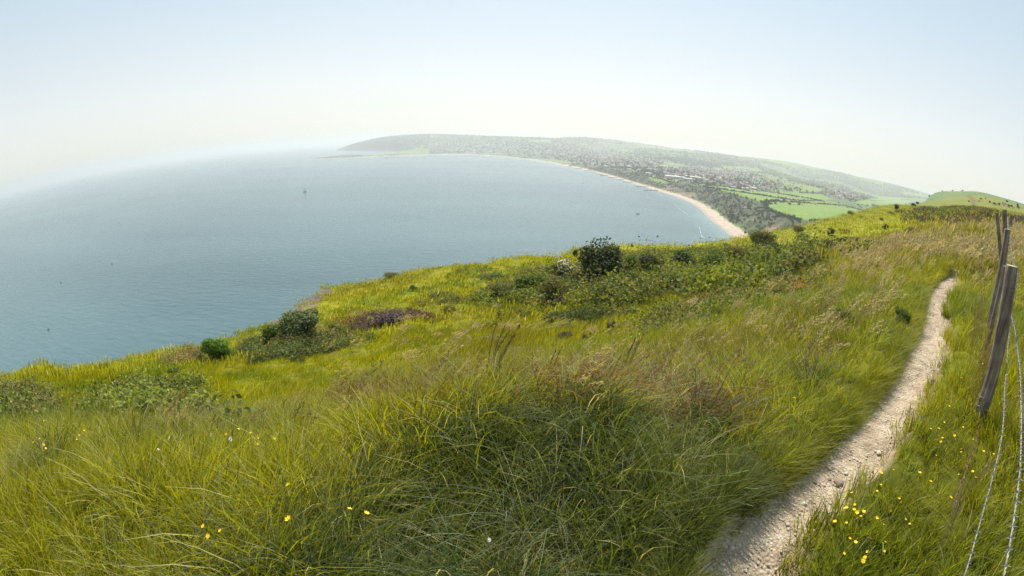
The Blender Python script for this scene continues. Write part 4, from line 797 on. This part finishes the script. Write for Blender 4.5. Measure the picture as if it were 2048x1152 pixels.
for a, b_, w_, l_, h_, m_, rz_, lab in [(1348,357,9,26,6,0,1.4,'long low white building by the small field above the cliff'), (1382,358,8,16,7,0,.9,'white flat topped block in the middle of the pale group above the cliff'), (1398,360,7,14,7,0,1.3,'white building at the right end of the pale group above the cliff'), (1375,361,6,12,5,0,1.5,'lower white building in front of the pale group above the cliff'), (789,308.5,8,45,6,0,1.6,'long white pavilion near the water left of the far town'), (850,283,10,12,22,0,0,'tall pale tower block high on the far hillside'), (868,283,9,26,9,2,1.5,'wide reddish building high on the far hillside'), (735,312,7,30,5,1,1.5,'long tan building near the tip of the far point'), (1500,340,8,20,5,0,1.1,'pale sheds at the far edge of the valley houses')]:
    p, _ = hit(a, b_, fn=land, r0=400, r1=7000, n=4000); o = link('large_building', house_mesh(w_, l_, h_, 2 if h_ < 20 else .8, WALL[m_], ROOF[2], False), None, p); o.rotation_euler = (0, 0, rz_ + math.atan2(-p.x, p.y) * 0); tag(o, lab, 'building')
# ------------------------------------------------------------------ boats
m_hw = simple('hull_white', (.8, .8, .78), .4); m_hd = simple('hull_dark', (.03, .04, .06), .5); m_sail = simple('sail_cloth', (.85, .85, .82), .8); m_mast = simple('mast_metal', (.35, .35, .36), .5); m_cab = simple('cabin_paint', (.55, .56, .55), .5); m_red = simple('hull_red', (.28, .07, .05), .5)
def boat(label, px, py, L, hull, mast=0, sail=False, cabin=True, rz=0, group=None, name='boat'):
    p, _ = hit(px, py, fn=lambda x, y: np.zeros_like(x), r0=100, r1=9000, n=6000)
    b_ = thing(name, label, 'boat', (p.x, p.y, 0), group); b_.rotation_euler = (0, 0, rz); ns = 9; V = []; F = []
    for i in range(ns):
        t_ = i / (ns - 1); xx = (t_ - .45) * L; hb = L * .16 * math.sin(math.pi * min(1, (t_ * .82 + .18))) ** .7 * (1 if t_ < .97 else .2); sh_ = L * .10 + L * .07 * t_ ** 2
        for q in range(7): a = math.pi * q / 6; V.append((xx, -math.cos(a) * hb * (1 if q in (0, 6) else .93), sh_ if q in (0, 6) else sh_ - math.sin(a) * (sh_ + L * .05)))
    for i in range(ns - 1):
        for q in range(6): F.append((i * 7 + q, i * 7 + q + 1, (i + 1) * 7 + q + 1, (i + 1) * 7 + q))
        F.append((i * 7 + 6, i * 7, (i + 1) * 7, (i + 1) * 7 + 6))
    F.append(tuple(range(7))); MB().add(V, F).build('hull', hull, b_)
    if cabin: m = MB(); m.box((-.02 * L, 0, L * .17), (L * .3, L * .17, L * .12)); m.box((-.04 * L, 0, L * .25), (L * .16, L * .13, L * .05)); m.build('cabin', m_cab, b_)
    if mast: MB().tube([(L * .08, 0, L * .1), (L * .08, 0, mast)], [.12, .06], 6).build('mast', m_mast, b_)
    if sail:
        V = [(L * .06, 0, L * .25), (-L * .42, L * .05, L * .28), (L * .07, 0, mast * .97), (-L * .15, L * .05, mast * .55)]; MB().add(V + [(v[0], v[1] + .06, v[2]) for v in V], [(0, 1, 3, 2), (4, 6, 7, 5), (1, 0, 4, 5), (3, 1, 5, 7), (2, 3, 7, 6), (0, 2, 6, 4)]).build('sail', m_sail, b_)
        V = [(L * .10, 0, L * .25), (L * .50, L * .03, L * .2), (L * .09, 0, mast * .85)]; MB().add(V + [(v[0], v[1] + .06, v[2]) for v in V], [(0, 1, 2), (3, 5, 4), (0, 3, 4, 1), (1, 4, 5, 2), (2, 5, 3, 0)]).build('jib', m_sail, b_)
    return b_
boat('white sailing boat under sail alone on the open bay', 609, 384, 8, m_hd, 11, True, False, .3, name='sailing_boat')
boat('small dark motor boat anchored in the upper part of the bay', 1166, 366, 7.5, m_hd, 3.5, cabin=True, rz=1.2)
boat('dark hulled yacht with bare mast, the boat nearest the beach', 1275, 428, 6.5, m_hd, 9, cabin=True, rz=.2, name='sailing_boat')
for k, (a, b_, L_, h_) in enumerate([(659,321,10,m_hd), (703,319,9,m_hd), (726,320,8,m_hw), (775,317.5,12,m_hd), (793,317,8,m_hw), (800,316.2,9,m_hd), (826,317.5,10,m_hd), (838,314,9,m_hw), (850,315.8,16,m_red), (1016,317,16,m_red), (985,315,8,m_hw)]):
    boat({8: 'rusty red fishing boat moored furthest right off the point', 9: 'long reddish brown vessel moored close to the far sands'}.get(k, 'small moored boat in the scattered line off the far point'), a, b_, L_, h_, 7 if k % 3 == 0 else 0, rz=k * .9, group='boats moored off the far point')
m_buoy = simple('buoy_paint', (.04, .035, .035), .6)
for k, (a, b_, lab) in enumerate([(122,566,'dark buoy on the left water, upper one of the near pair'), (97,660,'dark buoy nearest the lower left of the sea'), (238,446,'dark float with a pole, the farthest mark on the left water'), (224,528,'dark buoy with a top mark in the middle of the left water')]):
    p, _ = hit(a, b_, fn=lambda x, y: np.zeros_like(x), r0=100, r1=9000, n=5000); t_ = thing('buoy', lab, 'buoy', (p.x, p.y, 0)); MB().tube([(0, 0, -.3), (0, 0, 0), (0, 0, .35), (0, 0, .7), (0, 0, .9)], [.5, .9, .95, .6, .15], 12).build('float', m_buoy, t_, True); MB().tube([(0, 0, .8), (.1, 0, 2.1)], .06, 6).build('pole', m_buoy, t_)
m_concrete = simple('stone_jetty', (.16, .15, .14), .9)
p, _ = hit(1016, 318, fn=lambda x, y: np.zeros_like(x), r0=100, r1=9000, n=5000)
for a, b_, L_, rz_, lab in [(780,314,120,.15,'dark low jetty reaching out by the moored boats'), (945,312,90,.1,'short grey pier before the far sea front')]:
    p, _ = hit(a, b_, fn=lambda x, y: np.zeros_like(x), r0=100, r1=9000, n=5000); t_ = thing('jetty', lab, 'jetty', (p.x, p.y, 0)); t_.rotation_euler = (0, 0, rz_); MB().box((0, 0, 2.2), (L_, 6, .8)).build('deck', m_concrete, t_)
    m = MB()
    for j in range(12): MB().box((-L_ / 2 + 4 + j * (L_ - 8) / 11, 0, .4), (1.2, 4.5, 2.8)).build('pier', m_concrete, t_)
# ------------------------------------------------------------------ cattle and a gull
def skin_mesh(name, V, E, R, mat, sub=1):
    me = bpy.data.meshes.new(name); me.from_pydata(V, E, []); o = bpy.data.objects.new(name, me); C.objects.link(o); md = o.modifiers.new('s', 'SKIN'); 
    if not me.skin_vertices: me.skin_vertices.new() if hasattr(me.skin_vertices, 'new') else None
    lay = me.skin_vertices[0].data
    for i, r_ in enumerate(R): lay[i].radius = (r_, r_) if not isinstance(r_, tuple) else r_
    lay[0].use_root = True; s = o.modifiers.new('b', 'SUBSURF'); s.levels = sub; s.render_levels = sub
    dg = bpy.context.evaluated_depsgraph_get(); m2 = bpy.data.meshes.new_from_object(o.evaluated_get(dg)); m2.name = name; m2.materials.clear(); m2.materials.append(mat); m2.polygons.foreach_set('use_smooth', [True] * len(m2.polygons)); bpy.data.objects.remove(o); return m2
m_cb = simple('cattle_dark', (.035, .025, .02), .8, 2); m_cp = simple('cattle_pale', (.42, .33, .25), .8, 2)
CVt = [(0, 0, 1.05), (.55, 0, 1.08), (-.6, 0, 1.12), (.95, 0, 1.0), (1.2, 0, .55), (1.42, 0, .22), (.5, .2, .75), (.52, .2, .4), (.5, .2, .03), (.5, -.2, .75), (.48, -.2, .4), (.5, -.2, .03), (-.62, .2, .8), (-.70, .2, .42), (-.66, .2, .03), (-.62, -.2, .8), (-.72, -.2, .42), (-.68, -.2, .03), (-.92, 0, 1.1), (-.98, 0, .6), (-.98, 0, .35)]
CE = [(0, 1), (0, 2), (1, 3), (3, 4), (4, 5), (1, 6), (6, 7), (7, 8), (1, 9), (9, 10), (10, 11), (2, 12), (12, 13), (13, 14), (2, 15), (15, 16), (16, 17), (2, 18), (18, 19), (19, 20)]
CR = [(.36, .40), (.30, .36), (.30, .34), .2, .15, .09, .12, .065, .06, .12, .065, .06, .15, .07, .06, .15, .07, .06, .05, .02, .045]
cow = [skin_mesh('body', CVt, CE, CR, m_cb), skin_mesh('body', CVt, CE, CR, m_cp)]
for k, (a, b_, c_, lab) in enumerate([(1979,407,0,'dark cow standing alone, the largest on the green hill'), (1962,400.5,0,'dark cow furthest left on the green hill'), (1971,398.5,0,'dark cow highest on the green hillside'), (1988,411,0,'dark cow just above the scrub left of the herd'), (1995,411.5,1,'pale cow between two dark ones left of the herd'), (1998.5,412,0,'dark cow right of a pale one left of the herd'), (2006,410,0,'dark cow at the top left of the herd'), (2007,413,1,'pale cow at the lower left of the herd'), (2011,411,1,'cream cow in the middle of the herd'), (2014,412.5,1,'cream cow at the right of the herd'), (2017,415.5,0,'dark cow just below the herd'), (2023,416.5,0,'dark cow right of the herd'), (2027,417.5,1,'pale cow right of the herd near the fence'), (2036,418,0,'dark cow furthest right on the hill'), (1958,405,1,'tan cow low on the left of the green hill')]):
    p, _ = hit(a, b_, r0=60, r1=900, n=3000); o = link('cow', cow[c_], None, p); s = 1.05; o.scale = (s, s, s); o.rotation_euler = (0, 0, k * 1.9); tag(o, lab, 'cow')
for a, b_, w_, h_, kd, lab in [(2035,415,6,9,'dark','upright dark bush on the hill skyline at far right'), (2014,404,8,4,'dark','flat dark bush on the skyline above the herd'), (1938,403.5,6,3,'dark','tiny dark bush left of the worn strip on the hill'), (1835,408,10,5,'dark','dark round thorn at the left foot of the hill')]:
    p, r_ = hit(a, b_, r0=20, r1=900, n=3000); dist = (p - Vector((0, 0, EYE))).length; W_ = span(a, b_, w_) * dist; H_ = abs(math.radians(azel(a, b_ - h_)[1] - azel(a, b_)[1])) * dist
    t_ = thing('shrub', lab, 'bush', (p.x, p.y, p.z - .1)); t_.scale = (W_, W_, H_ * 1.1); link('foliage', FM[kd][0], t_); link('stem', STM[0], t_)
w_ = wray(1702, 350); gp = Vector((0, 0, EYE)) + Vector(w_) * 160
g_ = thing('gull', 'white gull in flight before the hazy ridge', 'gull', gp); skb = skin_mesh('body', [(0, 0, 0), (.22, 0, .02), (-.28, 0, 0), (0, .3, .12), (0, -.3, .12), (-.08, .75, .05), (-.08, -.75, .05)], [(0, 1), (0, 2), (0, 3), (0, 4), (3, 5), (4, 6)], [(.09, .08), .05, .03, (.09, .02), (.09, .02), (.03, .01), (.03, .01)], m_hw); link('body', skb, g_)
# ------------------------------------------------------------------ fence
m_post, t, o = newmat('weathered_wood'); b = nd(t, 'ShaderNodeBsdfPrincipled'); b.inputs['Roughness'].default_value = .85; b.inputs['Specular IOR Level'].default_value = .2
tc = nd(t, 'ShaderNodeTexCoord'); mp = nd(t, 'ShaderNodeMapping'); mp.inputs['Scale'].default_value = (38, 38, 2.2); t.links.new(tc.outputs['Object'], mp.inputs[0]); n1 = nd(t, 'ShaderNodeTexNoise'); n1.inputs['Scale'].default_value = 1; n1.inputs['Detail'].default_value = 8; n1.inputs['Roughness'].default_value = .7; t.links.new(mp.outputs[0], n1.inputs[0])
r_ = ramp(t, n1.outputs[0], [(.30, (.06, .042, .034)), (.48, (.19, .15, .125)), (.62, (.31, .26, .22)), (.8, (.43, .37, .32))]); n2 = nd(t, 'ShaderNodeTexNoise'); n2.inputs['Scale'].default_value = 9; t.links.new(tc.outputs['Object'], n2.inputs[0]); r2 = ramp(t, n2.outputs[0], [(.4, (.75, .7, .68)), (.65, (1.1, 1.12, 1.05))])
t.links.new(mixc(t, 1, r_.outputs[0], r2.outputs[0], 'MULTIPLY'), b.inputs[0]); bp = nd(t, 'ShaderNodeBump'); bp.inputs['Strength'].default_value = .9; bp.inputs['Distance'].default_value = .006; t.links.new(n1.outputs[0], bp.inputs['Height']); t.links.new(bp.outputs[0], b.inputs['Normal']); t.links.new(b.outputs[0], o.inputs[0])
m_wire = simple('galvanised_wire', (.26, .25, .235), .6, 40, .35, metal=.3); m_rust = simple('rusty_wire', (.17, .075, .045), .8, 40, .4); m_cut = simple('cut_wood', (.40, .34, .25), .9, 60, .45, bump=.5)
def P3(px, py, D):
    a, e = azel(px, py); a = math.radians(float(a)); return Vector((math.sin(a) * D, math.cos(a) * D, EYE + D * math.tan(math.radians(float(e)))))
def post(label, base, top, rad, seed, group='old round fence posts along the path', n=14, name='fence_post'):
    rg = rs(seed); t_ = thing(name, label, 'post', base, group); h = top - base; m = 14; V = []; F = []; H = h.length
    ax = h.normalized(); A = ax.cross(Vector((0, 1, 0))).normalized(); B = ax.cross(A)
    ph = [rg.uniform(0, 6.28) for _ in range(3)]; lv = [-.25 / H * 1.0] + [i / m for i in range(m)] + [1 - .012 / H, 1.0]
    for li, q in enumerate(lv):
        f = 1.06 - .1 * max(q, 0) + .02 * math.sin(q * 9 + ph[0]);
        if q == 1.0: f *= .93
        c_ = h * q + A * (.010 * math.sin(q * 4 + ph[1])) + B * (.008 * math.sin(q * 5 + ph[2])) - (A * (.010 * math.sin(ph[1])) + B * (.008 * math.sin(ph[2])))
        for k in range(n): a = 2 * math.pi * k / n; rr = rad * f * (1 + .05 * math.sin(3 * a + ph[0]) + .03 * math.sin(7 * a + q * 3)); V.append(c_ + (A * math.cos(a) + B * math.sin(a)) * rr)
    L_ = len(lv)
    for i in range(L_ - 1):
        for k in range(n): F.append((i * n + k, i * n + (k + 1) % n, (i + 1) * n + (k + 1) % n, (i + 1) * n + k))
    MB().add(V, F).build('shaft', m_post, t_, True)
    c_ = V[-n:]; mid = sum(c_, Vector()) / n; V2 = [mid + ax * .004] + list(c_); MB().add(V2, [(0, 1 + k, 1 + (k + 1) % n) for k in range(n)]).build('cut_top', m_cut, t_)
    return t_, A, B, ax
D1 = 3.9; B1 = P3(1957, 838, D1); T1 = P3(2027, 532, D1 * 1.0); p1, A1, B1_, ax1 = post('nearest thick leaning fence post with sawn top and wires wrapped round it', B1, T1, .060, 1)
def ties(p, A, B, ax, base, zs, rad, mat, turns=2.4):
    for z_ in zs:
        pts = [ax * (z_ + .012 * i / 20 * turns + .004 * math.sin(i)) + (A * math.cos(i * 2 * math.pi / 20) + B * math.sin(i * 2 * math.pi / 20)) * (rad + .003) for i in range(int(20 * turns))]
        MB().tube(pts, .0022, 5).build('wire_tie', mat, p, True)
H1 = (T1 - B1).length; ties(p1, A1, B1_, ax1, B1, [H1 - .115, H1 - .13, H1 - .17], .0595, m_wire); ties(p1, A1, B1_, ax1, B1, [H1 * .60], .0615, m_rust, 1.5); ties(p1, A1, B1_, ax1, B1, [.10, .17], .066, m_wire, 1.2)
def gz(p): return float(ground(np.array([p.x]), np.array([p.y]))[0])
def post_at(label, tpx, tpy, bpx, D, rad, seed, dz=0, grp='old round fence posts along the path', name='fence_post'):
    T = P3(tpx, tpy, D); a, _ = azel(bpx, 620); a = math.radians(float(a)); Bp = Vector((math.sin(a) * D, math.cos(a) * D, 0)); Bp.z = gz(Bp) - .02; return post(label, Bp, T, rad, seed, grp, name=name)
post_at('second tall slim fence post directly behind the nearest one', 2013, 458, 1988, 7.0, .054, 2)
post_at('thin split stake between the nearest and the second fence post', 2012, 533, 1994, 5.6, .025, 3, name='fence_stake')
post_at('third fence post with ragged top, the tallest against the scrub', 2010, 419, 2000, 9.4, .055, 4)
post_at('slim post leaning left against the third post', 1994.5, 425, 2004, 10.2, .045, 5)
for k in range(11):
    D = 27 + k * 4.2; a = math.radians(60.55 + k * .22); x_, y_ = D * math.sin(a), D * math.cos(a); Bp = Vector((x_, y_, 0)); Bp.z = gz(Bp) - .02
    if k == 0: proto_, *_ = post('one of the evenly spaced distant fence posts at the right edge', Bp, Bp + Vector((.02, 0, 1.2)), .062, 20, 'distant fence posts in a row')
    else: c_ = copy_tree(proto_); c_.location = Bp; c_.rotation_euler = (.03 * math.sin(k * 5), .04 * math.cos(k * 3), k)
for a, b_, h_, lab in [(1856,447,1.5,'dark square topped post alone by the olive bush on the ridge'), (1892,457,1.2,'thin dark stake at the top of the tan grass'), (1897,457,.9,'leaning short stick beside the thin dark stake')]:
    p, _ = hit(a, b_, r0=10, n=3000); post(lab, p, p + Vector((.1, 0, h_)), .055, a, 'lone stakes on the ridge', 8, 'stake')
dF = Vector((-.837, -.547)); P1v = Vector((B1.x, B1.y))
def plane_pt(px, py, off=0.):
    a, e = azel(px, py); a = math.radians(float(a)); ca, sa = math.cos(a), math.sin(a); o_ = P1v + Vector((.547, -.837)) * off
    s = -(o_.x * ca - o_.y * sa) / (dF.x * ca - dF.y * sa); q = o_ + dF * s; D = q.length; return Vector((q.x, q.y, EYE + D * math.tan(math.radians(float(e)))))
def smooth_line(pts, step):
    P = np.array([tuple(p) for p in pts]); seg = np.linalg.norm(np.diff(P, axis=0), axis=1); s = np.concatenate([[0], np.cumsum(seg)]); t_ = np.arange(0, s[-1], step); q = np.stack([np.interp(t_, s, P[:, i]) for i in range(3)], 1); w = max(3, int(.06 / step) | 1); k = np.ones(w) / w
    for i in range(3): e = np.pad(q[:, i], w // 2, mode='edge'); q[:, i] = np.convolve(e, k, 'valid')
    return [Vector(v) for v in q]
def barbed(label, pts, gap=.10, rad=.0021, tw=.045, mat=None, seed=1, barbs=True):
    mat = mat or m_wire; L = smooth_line(pts, .008); o0 = L[0]; t_ = thing('barbed_wire', label, 'barbed wire', o0, 'strands of barbed wire'); rg = rs(seed)
    for ph in (0, math.pi):
        Q = []
        for i, p in enumerate(L):
            d_ = (L[min(i + 1, len(L) - 1)] - L[max(i - 1, 0)]).normalized(); A = d_.cross(Vector((.2, .1, 1))).normalized(); B = d_.cross(A); a = i * .008 / tw * 2 * math.pi + ph; Q.append(p - o0 + (A * math.cos(a) + B * math.sin(a)) * rad * 1.05)
        MB().tube(Q, rad, 5).build('strand', mat, t_, True)
    if barbs:
        i = 6
        while i < len(L) - 3:
            p = L[i]; d_ = (L[i + 2] - L[i - 2]).normalized(); A = d_.cross(Vector((.2, .1, 1))).normalized(); B = d_.cross(A); m = MB(); a0 = rg.uniform(0, 6.28)
            ring = [d_ * (j / 18 - .5) * .010 + (A * math.cos(j * .9 + a0) + B * math.sin(j * .9 + a0)) * .0055 for j in range(19)]; m.tube(ring, .0014, 4)
            for s_ in (0, 1):
                a = a0 + s_ * 1.7; u_ = A * math.cos(a) + B * math.sin(a); m.tube([u_ * -.021 + d_ * .004 * (s_ - .5), d_ * .008 * (s_ - .5), u_ * .021 - d_ * .004 * (s_ - .5)], [.001, .0021, .001], 4)
            m.build('barb', mat, t_, False, p - o0); i += int(gap * rg.uniform(.8, 1.2) / .008)
    return t_
A_ = [plane_pt(*q, .075) for q in [(2013,562),(2017,590),(2021,625),(2029,655),(2035,695),(2040,740),(2042,790),(2043,850),(2042,900),(2040,945),(2033,1000),(2025,1060),(2016,1110),(2008,1152)]]
A_ += [A_[-1] + (A_[-1] - A_[-4]) * .6]
barbed('upper barbed wire strand curving down from the top of the nearest post', A_, .075, .0026, .055, seed=1)
B_ = [plane_pt(*q, .07) for q in [(2021,654),(2016,690),(2013,735),(2009,780),(2008,830),(2003,880),(1988,945),(1970,1010),(1952,1075),(1933,1140),(1926,1160)]]; B_ += [B_[-1] + (B_[-1] - B_[-4]) * .6]
barbed('lower barbed wire strand running from mid post to the bottom edge', B_, .085, .0022, .055, seed=2)
Cw = [P3(1960, 845, 3.75), P3(1948, 900, 3.2), P3(1925, 960, 2.8), P3(1905, 1010, 2.5)]
barbed('slack lowest wire sinking into the grass left of the nearest post', Cw, .12, .0018, .05, m_rust, seed=3)
T2 = P3(2014, 470, 7.0)
for k, (pa, pb, lab) in enumerate([((2026,548,D1), (2014,466,7.0), 'upper wire strand between the nearest and second post'), ((2018,600,D1), (2008,520,7.0), 'middle wire strand between the nearest and second post'), ((2014,466,7.0), (2011,428,9.4), 'wire strand from the second to the third post'), ((2012,426,9.4), (2017,452,27), 'thin wire strand running to the distant posts')]):
    a, b_ = P3(*pa), P3(*pb); off = Vector((.547, -.837, 0)) * .05; pts = [a + (b_ - a) * t_ + off - Vector((0, 0, .06 * math.sin(math.pi * t_))) for t_ in np.linspace(0, 1, 9)]; barbed(lab, pts, .13, .0022, .06, seed=5 + k, barbs=(k < 2))
# dead stems and tall grass caught in the foot of the fence
SF = [stalk_mesh('stems', leafmat('dead_stem', (.26, .19, .11), trans=.2), 7, .06, .75, .15, 350 + i, head=.2, open_=.03, nsp=10) for i in range(2)] + [tuft_mesh('stems', leafmat('dead_blade', (.30, .24, .13), trans=.3), 26, .08, .55, .005, -.2, 360, .5, 6, .1, .35)]
for k in range(16):
    t_ = k / 15; q = Vector((B1.x, B1.y)) * (1 - t_) + Vector((B1.x + 2.2, B1.y + 1.5)) * t_ + Vector((-.547, .837)) * (.10 + .1 * math.sin(k * 3)); x_, y_ = q.x, q.y
    o = link('dead_grass_stems', SF[k % 3], None, (x_, y_, gz(Vector((x_, y_, 0))))); o.rotation_euler = (0, 0, 3.6 + math.sin(k * 7)); s = .75 + .2 * math.sin(k * 2); o.scale = (s, s, s); tag(o, 'dry brown grass stems standing along the foot of the fence', 'dead grass', 'dry stems along the fence foot')
for k, (a, b_, lab) in enumerate([(1905,1010,'dry stems crossing the short grass in front of the lower wire'), (1870,1120,'dry leaning stems at the bottom right beside the path')]):
    p, _ = hit(a, b_); o = link('dead_grass_stems', SF[k], None, p); o.rotation_euler = (.3, .5, .3 + k); o.scale = (.6,) * 3; tag(o, lab, 'dead grass')
# ------------------------------------------------------------------ flowers
m_yel = simple('petal_yellow', (.85, .52, .01), .5); m_whi = simple('petal_white', (.82, .82, .78), .6); m_stm = simple('flower_stem', (.09, .13, .02), .7)
def flower(mat, r_, h, seed, np_=5, cup=.35, mc=None):
    rg = rs(seed); m = MB(); V = []; F = []; mi = []; top = Vector((.02, .01, h))
    m.tube([(0, 0, 0), (.01, 0, h * .5), tuple(top)], .0012, 4); V = list(m.v); F = list(m.f); mi = [0] * len(F)
    for k in range(np_):
        a = 2 * math.pi * k / np_; w = math.pi / np_ * .95; b = len(V); d_ = lambda q, rr, zz: tuple(top + Vector((math.cos(q) * rr, math.sin(q) * rr, zz)))
        V += [d_(a, .0008, 0), d_(a - w, r_ * .6, r_ * cup * .4), d_(a - w * .6, r_, r_ * cup), d_(a, r_ * 1.08, r_ * cup * 1.1), d_(a + w * .6, r_, r_ * cup), d_(a + w, r_ * .6, r_ * cup * .4)]; F.append(tuple(range(b, b + 6))); mi.append(1)
    b = len(V); nn = 8
    for zz, rr in ((.0005, r_ * .3), (r_ * .2, r_ * .2)):
        for k in range(nn): a = 2 * math.pi * k / nn; V.append(tuple(top + Vector((math.cos(a) * rr, math.sin(a) * rr, zz))))
    for k in range(nn): F.append((b + k, b + (k + 1) % nn, b + nn + (k + 1) % nn, b + nn + k)); mi.append(2)
    F.append(tuple(range(b + nn, b + 2 * nn))); mi.append(2)
    me = bpy.data.meshes.new('flower'); me.from_pydata(V, [], F); me.materials.append(m_stm); me.materials.append(mat); me.materials.append(mc or m_yel); me.polygons.foreach_set('material_index', mi); me.update(); return me
FY = [flower(m_yel, .012, .19, 1), flower(m_yel, .0105, .15, 2)]; FW = flower(m_whi, .017, .26, 3, 9, .1); FT = flower(m_yel, .016, .28, 4, 7, .2)
rg = rs(31); pts = []
while len(pts) < 70:
    a, b_ = rg.uniform(1600, 2045), rg.uniform(740, 1150)
    if not inpoly(np.array([a]), np.array([b_]), [(1615,1140),(1690,1030),(1760,940),(1850,850),(1890,740),(2000,745),(2040,900),(2020,1000),(1900,1010),(1850,1080),(1760,1140)])[0]: continue
    if float(fbm(np.array(a / 60.), np.array(b_ / 60.), 3)) < .45 and rg.rand() < .7: continue
    pts.append((a, b_))
for j, (a, b_) in enumerate(pts):
    p, _ = hit(a, b_ + 10, n=700, r1=30); o = link('buttercup', FY[j % 2], None, (p.x, p.y, p.z)); o.rotation_euler = (rg.normal() * .3 - .25, rg.normal() * .3, rg.uniform(0, 6)); s = rg.uniform(.6, 1.0); o.scale = (s, s, s); tag(o, 'small yellow buttercup among many in the short grass right of the path', 'flower', 'buttercups right of the path')
for j in range(26):
    a, b_ = (rg.uniform(60, 200), rg.uniform(895, 965)) if j < 14 else (rg.uniform(400, 560), rg.uniform(905, 945)); p, _ = hit(a, b_, r1=30); z_ = p.z
    o = link('buttercup', FY[j % 2], None, (p.x, p.y, z_ + .12)); o.rotation_euler = (-.4, rg.normal() * .3, rg.uniform(0, 6)); o.scale = (.8,) * 3; tag(o, 'small yellow flower in the tall grass at the left of the photo', 'flower', 'yellow flowers in the left grass')
for a, b_, s_, lab in [(474,914,1.6,'white ox-eye flower, left one of the bright pair in the left meadow'), (512,922,1.7,'white ox-eye flower, right one of the bright pair in the left meadow'), (392,926,1.3,'white flower left of the bright pair in the left meadow'), (458,882,1.0,'small white flower above the bright pair'), (319,943,.8,'single tiny white flower low in the left meadow'), (242,906,.8,'tiny white flower over the far left yellow ones'), (777,816,1.0,'single white flower on the crest left of the tussock'), (1014,1122,1.0,'tiny white flower in the dark grass at bottom centre'), (1013,812,.9,'pale little flower by the cream seed heads'), (1254,690,1.0,'white flower by the dark bent seed stems'), (1284,688,1.0,'white flower further right by the dark bent seed stems')]:
    p, _ = hit(a, b_, r1=30); o = link('white_flower', FW, None, (p.x, p.y, p.z + .10)); o.rotation_euler = (-.7, 0, a); o.scale = (s_ * .55, s_ * .55, s_ * .55); tag(o, lab, 'flower')
for a, b_, s_, lab in [(712,1146,1.5,'bright yellow flower at the bottom edge left of the tussock'), (505,1114,1.1,'orange yellow flower at the left of the bottom left cluster'), (518,1119,1.2,'orange yellow flower in the middle of the bottom left cluster'), (530,1121,1.0,'orange yellow flower at the right of the bottom left cluster'), (668,1050,1.2,'yellow flower above the stalked pair at bottom left centre'), (684,1108,1.1,'yellow flower low on the stalked group left of the bottom edge bloom'), (672,1112,1.0,'yellow flower beside the low one of the stalked group'), (1590,889,1.2,'lone yellow flower in the grass left of the path'), (1651,858,1.0,'yellow flower nearest the left edge of the path'), (1637,1148,1.3,'yellow flower at the bottom edge right of the path'), (1678,1145,1.3,'second yellow flower at the bottom edge right of the path')]:
    p, _ = hit(a, b_ + 8, r1=30); o = link('yellow_flower', FT, None, (p.x, p.y, p.z)); o.rotation_euler = (-.5, .1, a); o.scale = (s_ * .6, s_ * .6, s_ * .9); tag(o, lab, 'flower')
# ------------------------------------------------------------------ haze
hm, t, o = newmat('haze_air'); pv = nd(t, 'ShaderNodeVolumePrincipled'); pv.inputs['Density'].default_value = HAZE; pv.inputs['Color'].default_value = (.72, .75, .765, 1); pv.inputs['Anisotropy'].default_value = .3
t.links.new(pv.outputs[0], o.inputs['Volume'])
hz = MB(); hz.box((0, 0, 92.5), (130000, 130000, 195)); h = hz.build('haze', hm); h['kind'] = 'stuff'; h['label'] = 'pale sea haze over the bay'; h['category'] = 'haze'
